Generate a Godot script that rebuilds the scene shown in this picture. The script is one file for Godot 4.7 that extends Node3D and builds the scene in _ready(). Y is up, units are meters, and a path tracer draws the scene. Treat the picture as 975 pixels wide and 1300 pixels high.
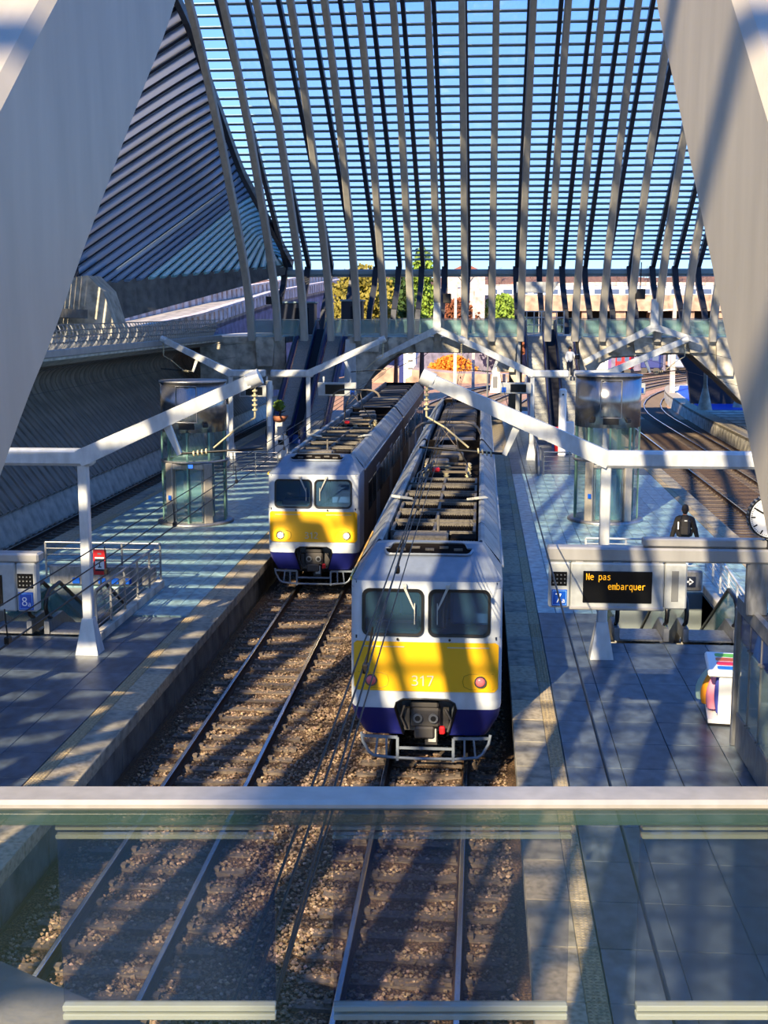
extends Node3D
# Railway station under a ribbed steel vault. World: x right, y up (0 = rail top), the tracks run along -z.
# V(x, h, d) is a point x metres right, h metres above the rails, d metres along the tracks.

var M := {}
var rng := RandomNumberGenerator.new()
var counts := {}

func V(x: float, h: float, d: float) -> Vector3:
	return Vector3(x, h, -d)

func numbered(parent: Node, called: String) -> String:
	var key := str(parent.get_instance_id()) + called
	var n: int = counts.get(key, 0)
	counts[key] = n + 1
	return called if n == 0 else "%s_%03d" % [called, n]

func begin() -> SurfaceTool:
	var st := SurfaceTool.new()
	st.begin(Mesh.PRIMITIVE_TRIANGLES)
	st.set_smooth_group(-1)
	return st

func done(st: SurfaceTool) -> ArrayMesh:
	st.generate_normals()
	return st.commit()

func inst(called: String, mesh: Mesh, m: Material, parent: Node = null, at := Transform3D()) -> MeshInstance3D:
	var o := MeshInstance3D.new()
	var p: Node = self if parent == null else parent
	o.name = numbered(p, called)
	o.mesh = mesh
	o.material_override = m
	o.transform = at
	p.add_child(o, true)
	return o

func part(called: String, st: SurfaceTool, m: Material, parent: Node = null) -> MeshInstance3D:
	return inst(called, done(st), m, parent)

func stuff(o: Node) -> Node:
	o.set_meta("kind", "stuff")
	return o

func tag(o: Node, label: String, category: String, group := "") -> Node:
	o.set_meta("label", label)
	o.set_meta("category", category)
	if group != "":
		o.set_meta("group", group)
	return o

func thing(called: String, label: String, category: String, at := Vector3.ZERO, turn := 0.0, group := "") -> Node3D:
	var o := Node3D.new()
	o.name = numbered(self, called)
	o.position = at
	o.rotation.y = turn
	add_child(o, true)
	tag(o, label, category, group)
	return o

func structure(called: String, label: String, category: String) -> Node3D:
	var o := thing(called, label, category)
	o.set_meta("kind", "structure")
	return o

func copy(src: Node3D, at: Vector3, label: String, turn := 0.0, group := "") -> Node3D:
	var o: Node3D = src.duplicate()
	o.name = numbered(self, String(src.name))
	add_child(o, true)
	o.position = at
	o.rotation.y = turn
	o.set_meta("label", label)
	if group != "":
		o.set_meta("group", group)
	return o

# ---------- shapes ----------
func tri(st: SurfaceTool, a: Vector3, b: Vector3, c: Vector3) -> void:
	st.add_vertex(a); st.add_vertex(b); st.add_vertex(c)

func quad(st: SurfaceTool, a: Vector3, b: Vector3, c: Vector3, d: Vector3) -> void:
	st.add_vertex(a); st.add_vertex(b); st.add_vertex(c)
	st.add_vertex(a); st.add_vertex(c); st.add_vertex(d)

func hexa(st: SurfaceTool, p: PackedVector3Array) -> void:
	# p: 0..3 bottom loop (counter-clockwise seen from above), 4..7 the same at the top
	quad(st, p[0], p[1], p[2], p[3])
	quad(st, p[7], p[6], p[5], p[4])
	for i in 4:
		var j := (i + 1) % 4
		quad(st, p[i], p[i + 4], p[j + 4], p[j])

func box(st: SurfaceTool, c: Vector3, s: Vector3, b := Basis()) -> void:
	var x := b.x * s.x * 0.5
	var y := b.y * s.y * 0.5
	var z := b.z * s.z * 0.5
	hexa(st, PackedVector3Array([c - x - y + z, c + x - y + z, c + x - y - z, c - x - y - z, c - x + y + z, c + x + y + z, c + x + y - z, c - x + y - z]))

func cbox(st: SurfaceTool, c: Vector3, s: Vector3, r: float, b := Basis()) -> void:
	# a box with chamfered edges
	var h := s * 0.5
	var k := Vector3(h.x - r, h.y - r, h.z - r)
	var f := func(v: Vector3) -> Vector3: return c + b * v
	var ax := [Vector3(1, 0, 0), Vector3(0, 1, 0), Vector3(0, 0, 1)]
	for a in 3:
		var u: Vector3 = ax[(a + 1) % 3]
		var w: Vector3 = ax[(a + 2) % 3]
		var n: Vector3 = ax[a]
		for sg in [1.0, -1.0]:
			var o: Vector3 = n * h[a] * sg
			var uu: Vector3 = u * k[(a + 1) % 3]
			var ww: Vector3 = w * k[(a + 2) % 3] * sg
			quad(st, f.call(o - uu - ww), f.call(o - uu + ww), f.call(o + uu + ww), f.call(o + uu - ww))
		# the four edges along axis a
		for e in [[1, 1], [1, -1], [-1, -1], [-1, 1]]:
			var p1: Vector3 = u * h[(a + 1) % 3] * e[0] + w * k[(a + 2) % 3] * e[1]
			var p2: Vector3 = u * k[(a + 1) % 3] * e[0] + w * h[(a + 2) % 3] * e[1]
			var l: Vector3 = n * k[a]
			if e[0] * e[1] > 0:
				quad(st, f.call(p1 - l), f.call(p1 + l), f.call(p2 + l), f.call(p2 - l))
			else:
				quad(st, f.call(p2 - l), f.call(p2 + l), f.call(p1 + l), f.call(p1 - l))
	for sx in [1.0, -1.0]:
		for sy in [1.0, -1.0]:
			for sz in [1.0, -1.0]:
				var q := Vector3(sx, sy, sz)
				var a1: Vector3 = f.call(Vector3(h.x, k.y, k.z) * q)
				var a2: Vector3 = f.call(Vector3(k.x, h.y, k.z) * q)
				var a3: Vector3 = f.call(Vector3(k.x, k.y, h.z) * q)
				if sx * sy * sz > 0:
					tri(st, a1, a3, a2)
				else:
					tri(st, a1, a2, a3)

func frame_of(dir: Vector3, up := Vector3.UP) -> Basis:
	var z := dir.normalized()
	var x := up.cross(z)
	if x.length() < 1e-4:
		x = Vector3.RIGHT.cross(z)
		if x.length() < 1e-4:
			x = Vector3.FORWARD.cross(z)
	x = x.normalized()
	return Basis(x, z.cross(x), z)

func bar(st: SurfaceTool, a: Vector3, b: Vector3, w: float, t: float, up := Vector3.UP) -> void:
	box(st, (a + b) * 0.5, Vector3(w, t, a.distance_to(b)), frame_of(b - a, up))

func taper(st: SurfaceTool, a: Vector3, b: Vector3, w0: float, t0: float, w1: float, t1: float, up := Vector3.UP) -> void:
	var f := frame_of(b - a, up)
	var x := f.x
	var y := f.y
	hexa(st, PackedVector3Array([a - x * w0 / 2 - y * t0 / 2, a + x * w0 / 2 - y * t0 / 2, a + x * w0 / 2 + y * t0 / 2, a - x * w0 / 2 + y * t0 / 2,
		b - x * w1 / 2 - y * t1 / 2, b + x * w1 / 2 - y * t1 / 2, b + x * w1 / 2 + y * t1 / 2, b - x * w1 / 2 + y * t1 / 2]))

func tube(st: SurfaceTool, pts: PackedVector3Array, r: float, n := 6, r_end := -1.0) -> void:
	var rings := []
	var up := Vector3.UP
	var cnt := pts.size()
	for i in cnt:
		var dir := pts[mini(i + 1, cnt - 1)] - pts[maxi(i - 1, 0)]
		var f := frame_of(dir, up)
		up = f.y
		var rr := r if r_end < 0 else lerpf(r, r_end, float(i) / maxf(1, cnt - 1))
		var ring := PackedVector3Array()
		for k in n:
			var a := TAU * k / n
			ring.append(pts[i] + f.x * cos(a) * rr + f.y * sin(a) * rr)
		rings.append(ring)
	st.set_smooth_group(1)
	loft(st, rings, true)
	st.set_smooth_group(-1)
	cap(st, rings[0], false)
	cap(st, rings[cnt - 1], true)

func cap(st: SurfaceTool, ring: PackedVector3Array, end: bool) -> void:
	for k in range(1, ring.size() - 1):
		if end:
			tri(st, ring[0], ring[k + 1], ring[k])
		else:
			tri(st, ring[0], ring[k], ring[k + 1])

func loft(st: SurfaceTool, rings: Array, closed: bool) -> void:
	for i in rings.size() - 1:
		var a: PackedVector3Array = rings[i]
		var b: PackedVector3Array = rings[i + 1]
		var n := a.size()
		for k in (n if closed else n - 1):
			var j := (k + 1) % n
			quad(st, a[k], b[k], b[j], a[j])

func lathe(st: SurfaceTool, c: Vector3, prof: Array, n := 16, from := 0.0, to := TAU) -> void:
	var whole := absf(to - from - TAU) < 1e-4
	var rings := []
	for p in prof:
		var ring := PackedVector3Array()
		for k in (n if whole else n + 1):
			var a := from + (to - from) * k / n
			ring.append(c + Vector3(cos(a) * p[0], p[1], -sin(a) * p[0]))
		rings.append(ring)
	st.set_smooth_group(1)
	loft(st, rings, whole)
	st.set_smooth_group(-1)

func disc(st: SurfaceTool, c: Vector3, nrm: Vector3, r: float, thick: float, n := 16) -> void:
	tube(st, PackedVector3Array([c, c + nrm.normalized() * thick]), r, n)

func extrude(st: SurfaceTool, poly: PackedVector2Array, o: Vector3, x: Vector3, y: Vector3, depth: Vector3) -> void:
	var p := poly
	if Geometry2D.is_polygon_clockwise(p):
		p = p.duplicate()
		p.reverse()
	var idx := Geometry2D.triangulate_polygon(p)
	var flip := x.cross(y).dot(depth) < 0
	for i in range(0, idx.size(), 3):
		var a := o + x * p[idx[i]].x + y * p[idx[i]].y
		var b := o + x * p[idx[i + 1]].x + y * p[idx[i + 1]].y
		var c := o + x * p[idx[i + 2]].x + y * p[idx[i + 2]].y
		var g := p[idx[i + 1]] - p[idx[i]]
		var front := (g.cross(p[idx[i + 2]] - p[idx[i]]) > 0) != flip
		if front:
			tri(st, a, b, c); tri(st, a + depth, c + depth, b + depth)
		else:
			tri(st, a, c, b); tri(st, a + depth, b + depth, c + depth)
	for i in p.size():
		var j := (i + 1) % p.size()
		var a := o + x * p[i].x + y * p[i].y
		var b := o + x * p[j].x + y * p[j].y
		if flip:
			quad(st, a, b, b + depth, a + depth)
		else:
			quad(st, a, a + depth, b + depth, b)

func rounded(x0: float, y0: float, x1: float, y1: float, r: float, n := 4) -> PackedVector2Array:
	var out := PackedVector2Array()
	for c in [[x1 - r, y1 - r, 0.0], [x0 + r, y1 - r, PI / 2], [x0 + r, y0 + r, PI], [x1 - r, y0 + r, PI * 1.5]]:
		for k in n + 1:
			var a: float = c[2] + PI / 2 * k / n
			out.append(Vector2(c[0] + cos(a) * r, c[1] + sin(a) * r))
	return out

func spline(pts: Array, per := 6) -> PackedVector2Array:
	var c := Curve2D.new()
	var n := pts.size()
	for i in n:
		var p: Vector2 = pts[i]
		var t := (Vector2(pts[mini(i + 1, n - 1)]) - Vector2(pts[maxi(i - 1, 0)])) / 6.0
		c.add_point(p, -t, t)
	var out := PackedVector2Array()
	for i in n - 1:
		for k in per:
			out.append(c.sample(i, float(k) / per))
	out.append(pts[n - 1])
	return out

# ---------- materials ----------
func mat(c: Color, rough := 0.7, metal := 0.0) -> StandardMaterial3D:
	var m := StandardMaterial3D.new()
	m.albedo_color = c
	m.roughness = rough
	m.metallic = metal
	return m

func noise_tex(sd: int, freq: float, cols: Array, oct := 4, size := 512, type := FastNoiseLite.TYPE_SIMPLEX_SMOOTH) -> NoiseTexture2D:
	var n := FastNoiseLite.new()
	n.seed = sd
	n.frequency = freq
	n.fractal_octaves = oct
	n.noise_type = type
	var t := NoiseTexture2D.new()
	t.width = size
	t.height = size
	t.seamless = true
	t.noise = n
	var g := Gradient.new()
	g.offsets = PackedFloat32Array([])
	g.colors = PackedColorArray([])
	for i in cols.size():
		g.add_point(float(i) / maxf(1, cols.size() - 1), cols[i])
	while g.get_point_count() > cols.size():
		g.remove_point(0)
	t.color_ramp = g
	return t

func noise_bump(sd: int, freq: float, strength: float, oct := 4, type := FastNoiseLite.TYPE_SIMPLEX_SMOOTH) -> NoiseTexture2D:
	var n := FastNoiseLite.new()
	n.seed = sd
	n.frequency = freq
	n.fractal_octaves = oct
	n.noise_type = type
	var t := NoiseTexture2D.new()
	t.width = 512
	t.height = 512
	t.seamless = true
	t.noise = n
	t.as_normal_map = true
	t.bump_strength = strength
	return t

func tex_mat(t: Texture2D, scale: Vector3, rough := 0.8, metal := 0.0, tint := Color.WHITE, bump: Texture2D = null, k := 1.0) -> StandardMaterial3D:
	var m := mat(tint, rough, metal)
	m.albedo_texture = t
	m.uv1_triplanar = true
	m.uv1_world_triplanar = true
	m.uv1_scale = scale
	if bump:
		m.normal_enabled = true
		m.normal_texture = bump
		m.normal_scale = k
	return m

func glass(c: Color, a: float, rough := 0.03) -> StandardMaterial3D:
	var m := mat(Color(c.r, c.g, c.b, a), rough)
	m.transparency = BaseMaterial3D.TRANSPARENCY_ALPHA
	return m

func glow(c: Color, e: float) -> StandardMaterial3D:
	var m := mat(c, 0.5)
	m.emission_enabled = true
	m.emission = c
	m.emission_energy_multiplier = e
	return m

func make_materials() -> void:
	var grey := [Color(0.62, 0.62, 0.62), Color(0.85, 0.85, 0.85), Color(1, 1, 1)]
	var soft := noise_tex(3, 0.006, grey, 5)
	var fine := noise_tex(4, 0.03, grey, 4)
	var bumpy := noise_bump(5, 0.03, 3.0)
	M.steel_paint = tex_mat(noise_tex(6, 0.008, [Color(0.86, 0.86, 0.86), Color(1, 1, 1)], 4), Vector3(0.5, 0.08, 0.5), 0.42, 0.35, Color(0.66, 0.66, 0.65))
	M.rib = tex_mat(noise_tex(7, 0.008, [Color(0.84, 0.84, 0.84), Color(1, 1, 1)], 4), Vector3(0.6, 0.1, 0.6), 0.5, 0.05, Color(0.74, 0.73, 0.69))
	M.near_rib = tex_mat(noise_tex(8, 0.012, [Color(0.9, 0.9, 0.9), Color(1, 1, 1)], 5), Vector3(2.5, 0.25, 1.2), 0.45, 0.1, Color(0.72, 0.69, 0.63))
	M.dark_rib = mat(Color(0.16, 0.18, 0.22), 0.45, 0.3)
	M.purlin = mat(Color(0.52, 0.61, 0.63), 0.4, 0.05)
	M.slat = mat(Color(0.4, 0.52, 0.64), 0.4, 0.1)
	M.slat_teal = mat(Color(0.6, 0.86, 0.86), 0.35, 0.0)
	M.roof_glass = glass(Color(0.45, 0.75, 0.8), 0.05)
	M.white_paint = tex_mat(noise_tex(9, 0.01, [Color(0.85, 0.85, 0.85), Color(1, 1, 1)], 4), Vector3(0.7, 0.3, 0.7), 0.4, 0.15, Color(0.8, 0.82, 0.82))
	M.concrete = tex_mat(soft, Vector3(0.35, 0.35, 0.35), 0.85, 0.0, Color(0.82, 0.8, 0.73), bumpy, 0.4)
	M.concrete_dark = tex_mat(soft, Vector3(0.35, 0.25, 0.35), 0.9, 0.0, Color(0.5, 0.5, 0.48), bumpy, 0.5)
	M.wall_rib = tex_mat(soft, Vector3(0.4, 0.15, 0.4), 0.85, 0.0, Color(0.6, 0.56, 0.5), bumpy, 0.3)
	M.coping = tex_mat(noise_tex(10, 0.02, [Color(0.7, 0.69, 0.66), Color(0.9, 0.89, 0.86), Color(1, 1, 1)], 5), Vector3(0.7, 0.7, 0.7), 0.85, 0.0, Color(0.66, 0.62, 0.53), bumpy, 0.3)
	M.coping_b = tex_mat(soft, Vector3(0.7, 0.7, 0.7), 0.85, 0.0, Color(0.6, 0.58, 0.51), bumpy, 0.3)
	M.tactile = tex_mat(fine, Vector3(0.8, 0.8, 0.8), 0.85, 0.0, Color(0.7, 0.63, 0.48))
	var worn := noise_tex(11, 0.012, [Color(0.6, 0.6, 0.62), Color(0.82, 0.82, 0.84), Color(1, 1, 1)], 5)
	for k in 3:
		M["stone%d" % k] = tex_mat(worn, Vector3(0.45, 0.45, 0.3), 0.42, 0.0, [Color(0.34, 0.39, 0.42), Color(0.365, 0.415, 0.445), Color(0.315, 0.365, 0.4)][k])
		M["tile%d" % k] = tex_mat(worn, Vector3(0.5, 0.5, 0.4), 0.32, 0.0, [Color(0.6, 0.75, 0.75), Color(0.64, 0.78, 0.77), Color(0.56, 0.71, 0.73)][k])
	M.grout = mat(Color(0.46, 0.5, 0.5), 0.9)
	M.ballast = tex_mat(noise_tex(12, 0.06, [Color(0.16, 0.13, 0.1), Color(0.4, 0.34, 0.27), Color(0.62, 0.54, 0.44), Color(0.9, 0.82, 0.7)], 4, 512, FastNoiseLite.TYPE_CELLULAR), Vector3(0.9, 0.9, 0.9), 0.95, 0.0, Color(0.72, 0.64, 0.55), noise_bump(13, 0.06, 10.0, 2, FastNoiseLite.TYPE_CELLULAR), 1.2)
	M.far_ballast = tex_mat(noise_tex(14, 0.02, [Color(0.6, 0.5, 0.42), Color(0.85, 0.75, 0.66), Color(1, 0.92, 0.84)], 4), Vector3(0.2, 0.2, 0.2), 0.95, 0.0, Color(0.72, 0.62, 0.54))
	M.stones = mat(Color(0.75, 0.68, 0.6), 0.95)
	M.stones.vertex_color_use_as_albedo = true
	M.sleeper = tex_mat(fine, Vector3(0.6, 0.6, 0.6), 0.9, 0.0, Color(0.46, 0.41, 0.36), bumpy, 0.6)
	M.rail_rust = mat(Color(0.26, 0.19, 0.14), 0.8, 0.3)
	M.rail_top = mat(Color(0.72, 0.74, 0.76), 0.22, 0.95)
	M.iron = mat(Color(0.27, 0.26, 0.25), 0.6, 0.3)
	M.black = mat(Color(0.035, 0.035, 0.04), 0.5)
	M.rubber = mat(Color(0.03, 0.03, 0.035), 0.35)
	M.stainless = tex_mat(noise_tex(15, 0.02, [Color(0.8, 0.8, 0.8), Color(1, 1, 1)], 3), Vector3(2, 0.2, 2), 0.24, 0.9, Color(0.66, 0.66, 0.66))
	M.stainless_dull = tex_mat(noise_tex(16, 0.015, [Color(0.75, 0.75, 0.75), Color(1, 1, 1)], 4), Vector3(1, 0.3, 1), 0.42, 0.7, Color(0.6, 0.61, 0.62))
	M.lift_glass = glass(Color(0.32, 0.45, 0.42), 0.22)
	M.pane = glass(Color(0.35, 0.55, 0.55), 0.28)
	M.teal_pane = glass(Color(0.5, 0.66, 0.66), 0.5)
	M.escal_blue = mat(Color(0.16, 0.23, 0.45), 0.35, 0.1)
	M.step = tex_mat(fine, Vector3(1, 1, 1), 0.5, 0.2, Color(0.8, 0.81, 0.79))
	M.train_grey = tex_mat(noise_tex(17, 0.01, [Color(0.84, 0.84, 0.84), Color(1, 1, 1)], 4), Vector3(0.6, 0.6, 0.6), 0.35, 0.1, Color(0.5, 0.54, 0.58))
	M.train_white = tex_mat(noise_tex(18, 0.01, [Color(0.9, 0.9, 0.9), Color(1, 1, 1)], 4), Vector3(0.7, 0.4, 0.7), 0.28, 0.0, Color(0.74, 0.77, 0.79))
	M.train_yellow = mat(Color(0.88, 0.67, 0.02), 0.32)
	M.train_yellow.clearcoat_enabled = true
	M.train_yellow.clearcoat = 0.4
	M.train_blue = mat(Color(0.09, 0.11, 0.36), 0.3)
	M.train_side = tex_mat(noise_tex(19, 0.012, [Color(0.6, 0.55, 0.52), Color(0.85, 0.82, 0.8), Color(1, 1, 1)], 4), Vector3(0.5, 0.12, 0.5), 0.5, 0.3, Color(0.4, 0.36, 0.35))
	M.train_shoulder = tex_mat(soft, Vector3(0.5, 0.5, 0.5), 0.45, 0.2, Color(0.6, 0.62, 0.62))
	M.roof_dirt = tex_mat(fine, Vector3(0.7, 0.7, 0.7), 0.85, 0.1, Color(0.15, 0.14, 0.13))
	M.roof_frame = tex_mat(fine, Vector3(0.9, 0.9, 0.9), 0.7, 0.2, Color(0.46, 0.44, 0.4))
	M.windscreen = mat(Color(0.05, 0.09, 0.13), 0.06, 0.0)
	M.windscreen.metallic_specular = 0.9
	M.cab_glass = glass(Color(0.25, 0.4, 0.5), 0.3, 0.02)
	M.cab_inside = mat(Color(0.2, 0.27, 0.34), 0.7)
	M.cab_blue = mat(Color(0.16, 0.36, 0.6), 0.6)
	M.side_glass = mat(Color(0.12, 0.14, 0.16), 0.08)
	M.side_glass.metallic_specular = 0.8
	M.lens_red = mat(Color(0.85, 0.4, 0.42), 0.2)
	M.red = mat(Color(0.78, 0.1, 0.12), 0.45)
	M.lamp_white = glow(Color(1.0, 0.93, 0.8), 1.6)
	M.number_grey = mat(Color(0.7, 0.7, 0.66), 0.4)
	M.screen = mat(Color(0.04, 0.045, 0.05), 0.2)
	M.amber = glow(Color(1.0, 0.68, 0.08), 1.0)
	M.sign_blue = mat(Color(0.02, 0.28, 0.66), 0.35)
	M.sign_white = mat(Color(0.9, 0.91, 0.9), 0.4)
	M.dark_panel = mat(Color(0.1, 0.13, 0.2), 0.4)
	M.navy = mat(Color(0.05, 0.06, 0.1), 0.85)
	M.bark = tex_mat(fine, Vector3(1, 0.5, 1), 0.95, 0.0, Color(0.36, 0.28, 0.24))
	M.hill = tex_mat(noise_tex(20, 0.02, [Color(0.6, 0.46, 0.42), Color(0.82, 0.7, 0.64), Color(1, 0.9, 0.84)], 5), Vector3(0.1, 0.1, 0.1), 0.95, 0.0, Color(0.5, 0.43, 0.37))
	M.asphalt = tex_mat(soft, Vector3(0.2, 0.2, 0.2), 0.9, 0.0, Color(0.66, 0.62, 0.55))
	M.pale = tex_mat(soft, Vector3(0.2, 0.2, 0.2), 0.8, 0.0, Color(0.86, 0.8, 0.76))
	M.beige = tex_mat(soft, Vector3(0.15, 0.15, 0.15), 0.85, 0.0, Color(0.74, 0.63, 0.54))
	M.pale_blue = mat(Color(0.62, 0.7, 0.86), 0.5)
	M.violet_wall = tex_mat(soft, Vector3(0.2, 0.2, 0.2), 0.9, 0.0, Color(0.5, 0.48, 0.56))
	M.porcelain = mat(Color(0.7, 0.66, 0.52), 0.4)
	M.rail_glass = glass(Color(0.16, 0.25, 0.22), 0.08)
	M.blue_pane = glass(Color(0.05, 0.12, 0.3), 0.24)  # blue tint paints the sky mirrored in the railing glass
	M.reflection_dim = glass(Color(0.6, 0.64, 0.56), 0.25)  # fainter painted reflection of a ceiling strip
	M.lift_green = mat(Color(0.4, 0.55, 0.5), 0.35, 0.3)
	M.lift_door = glass(Color(0.45, 0.66, 0.68), 0.4)
	M.portal = tex_mat(noise_tex(21, 0.02, [Color(0.85, 0.85, 0.85), Color(1, 1, 1)], 3), Vector3(2, 0.3, 2), 0.4, 0.4, Color(0.68, 0.66, 0.62))
	M.blue_lamp = glow(Color(0.25, 0.5, 1.0), 1.2)
	M.sign_case = tex_mat(noise_tex(22, 0.01, [Color(0.9, 0.9, 0.9), Color(1, 1, 1)], 3), Vector3(1, 1, 1), 0.4, 0.1, Color(0.66, 0.68, 0.68))
	M.slot_grey = mat(Color(0.4, 0.41, 0.41), 0.5)
	M.pale_line = mat(Color(0.45, 0.68, 0.9), 0.4)
	M.roof_dirt2 = tex_mat(fine, Vector3(0.6, 0.6, 0.6), 0.8, 0.2, Color(0.4, 0.38, 0.34))
	M.shelter_glass = glass(Color(0.52, 0.6, 0.56), 0.5)
	M.blue_band = glass(Color(0.06, 0.14, 0.38), 0.7)
	M.skin = mat(Color(0.72, 0.5, 0.4), 0.6)
	M.black_cloth = mat(Color(0.03, 0.03, 0.04), 0.85)
	M.black_bag = mat(Color(0.05, 0.04, 0.05), 0.7)
	M.pale_denim = mat(Color(0.62, 0.7, 0.78), 0.85)
	M.hair = mat(Color(0.05, 0.035, 0.03), 0.8)
	M.wire = mat(Color(0.09, 0.08, 0.07), 0.5, 0.4)
	M.leaf_a = mat(Color(0.48, 0.44, 0.15), 0.8)
	M.leaf_b = mat(Color(0.2, 0.3, 0.11), 0.85)
	M.leaf_c = mat(Color(0.85, 0.5, 0.12), 0.85)
	M.leaf_d = mat(Color(0.45, 0.55, 0.18), 0.85)
	for k in ["leaf_a", "leaf_b", "leaf_c", "leaf_d"]:
		M[k].backlight_enabled = true
		M[k].backlight = Color(0.3, 0.3, 0.1)
	M.leaf_e = mat(Color(0.45, 0.25, 0.13), 0.85)
	M.bare_bark = mat(Color(0.4, 0.32, 0.3), 0.9)
	M.side_glass2 = mat(Color(0.3, 0.36, 0.48), 0.3)
	M.sign_blue2 = mat(Color(0.1, 0.16, 0.42), 0.5)
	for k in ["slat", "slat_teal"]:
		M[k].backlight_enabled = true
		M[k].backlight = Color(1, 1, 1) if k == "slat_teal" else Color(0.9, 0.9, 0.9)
	M.seal = glass(Color(0.2, 0.3, 0.27), 0.5)
	M.dark_sheet = mat(Color(0.12, 0.16, 0.22), 0.6)
	M.reflection_pale = glass(Color(0.7, 0.73, 0.68), 0.7)  # painted reflection of a ceiling strip in the railing glass
	M.handrail = tex_mat(noise_tex(23, 0.02, [Color(0.9, 0.9, 0.9), Color(1, 1, 1)], 3), Vector3(3, 3, 3), 0.35, 0.3, Color(0.72, 0.7, 0.66))
	M.panto = mat(Color(0.42, 0.38, 0.32), 0.5, 0.3)
	M.matt_black = mat(Color(0.1, 0.09, 0.085), 1.0)  # even near-black with little sheen, for roof wells, grilles and vent
	M.matt_black.metallic_specular = 0.1
	M.rail_glass.metallic_specular = 0.22
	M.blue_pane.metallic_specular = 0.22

func _ready() -> void:
	rng.seed = 7
	# ---- camera ----
	var cam := Camera3D.new()
	cam.name = "camera"
	cam.position = Vector3(0, 8.17, 0)
	cam.rotation = Vector3(deg_to_rad(-9.055), deg_to_rad(4.394), 0)
	cam.fov = 44.22
	cam.near = 0.05
	cam.far = 1500.0
	add_child(cam)
	cam.current = true
	# ---- sky and exposure ----
	var sky := ProceduralSkyMaterial.new()
	sky.sky_top_color = Color(0.22, 0.5, 0.9)
	sky.sky_horizon_color = Color(0.68, 0.84, 0.93)
	sky.sky_curve = 0.11
	sky.ground_bottom_color = Color(0.3, 0.27, 0.24)
	sky.ground_horizon_color = Color(0.5, 0.5, 0.5)
	sky.sun_angle_max = 1.0
	sky.energy_multiplier = 2.0
	var env := Environment.new()
	env.background_mode = Environment.BG_SKY
	env.sky = Sky.new()
	env.sky.sky_material = sky
	env.tonemap_mode = Environment.TONE_MAPPER_LINEAR
	env.tonemap_exposure = 1.13
	env.sdfgi_enabled = true
	env.ssao_enabled = true
	env.ssil_enabled = true
	var we := WorldEnvironment.new()
	we.name = "environment"
	we.environment = env
	add_child(we)
	# ---- sun: behind the camera, a little to its left ----
	var sun := DirectionalLight3D.new()
	sun.name = "sun"
	sun.light_color = Color(1.0, 0.91, 0.76)
	sun.light_energy = 3.9
	sun.light_angular_distance = 0.45
	sun.shadow_enabled = true
	add_child(sun)
	sun.look_at_from_position(Vector3.ZERO, Vector3(0.34, -0.62, -0.9))
	make_materials()
	# ---- large structure ----
	build_ground()
	build_tracks()
	build_platforms()
	build_vault()
	build_bridge()
	build_left_wall()
	build_awning()
	build_near_bridge()
	# ---- objects ----
	build_trains()
	build_escalators()
	build_lifts()
	build_gantries()
	build_signs()
	build_shelter()
	build_platform_things()
	build_people()
	build_wires()
	build_background()

# ---------- ground and tracks ----------
func relief(x0: float, x1: float, d0: float, d1: float, step: float, base: float, amp: float, sd: int) -> SurfaceTool:
	var n := FastNoiseLite.new()
	n.seed = sd
	n.frequency = 1.4
	n.fractal_octaves = 2
	var st := begin()
	st.set_smooth_group(1)
	var nx := int((x1 - x0) / step)
	var nd := int((d1 - d0) / step)
	var prev := PackedVector3Array()
	for j in nd + 1:
		var row := PackedVector3Array()
		for i in nx + 1:
			var x := lerpf(x0, x1, float(i) / nx)
			var d := lerpf(d0, d1, float(j) / nd)
			row.append(V(x, base + n.get_noise_2d(x, d) * amp, d))
		if j > 0:
			for i in nx:
				quad(st, prev[i], row[i], row[i + 1], prev[i + 1])
		prev = row
	return st

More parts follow.
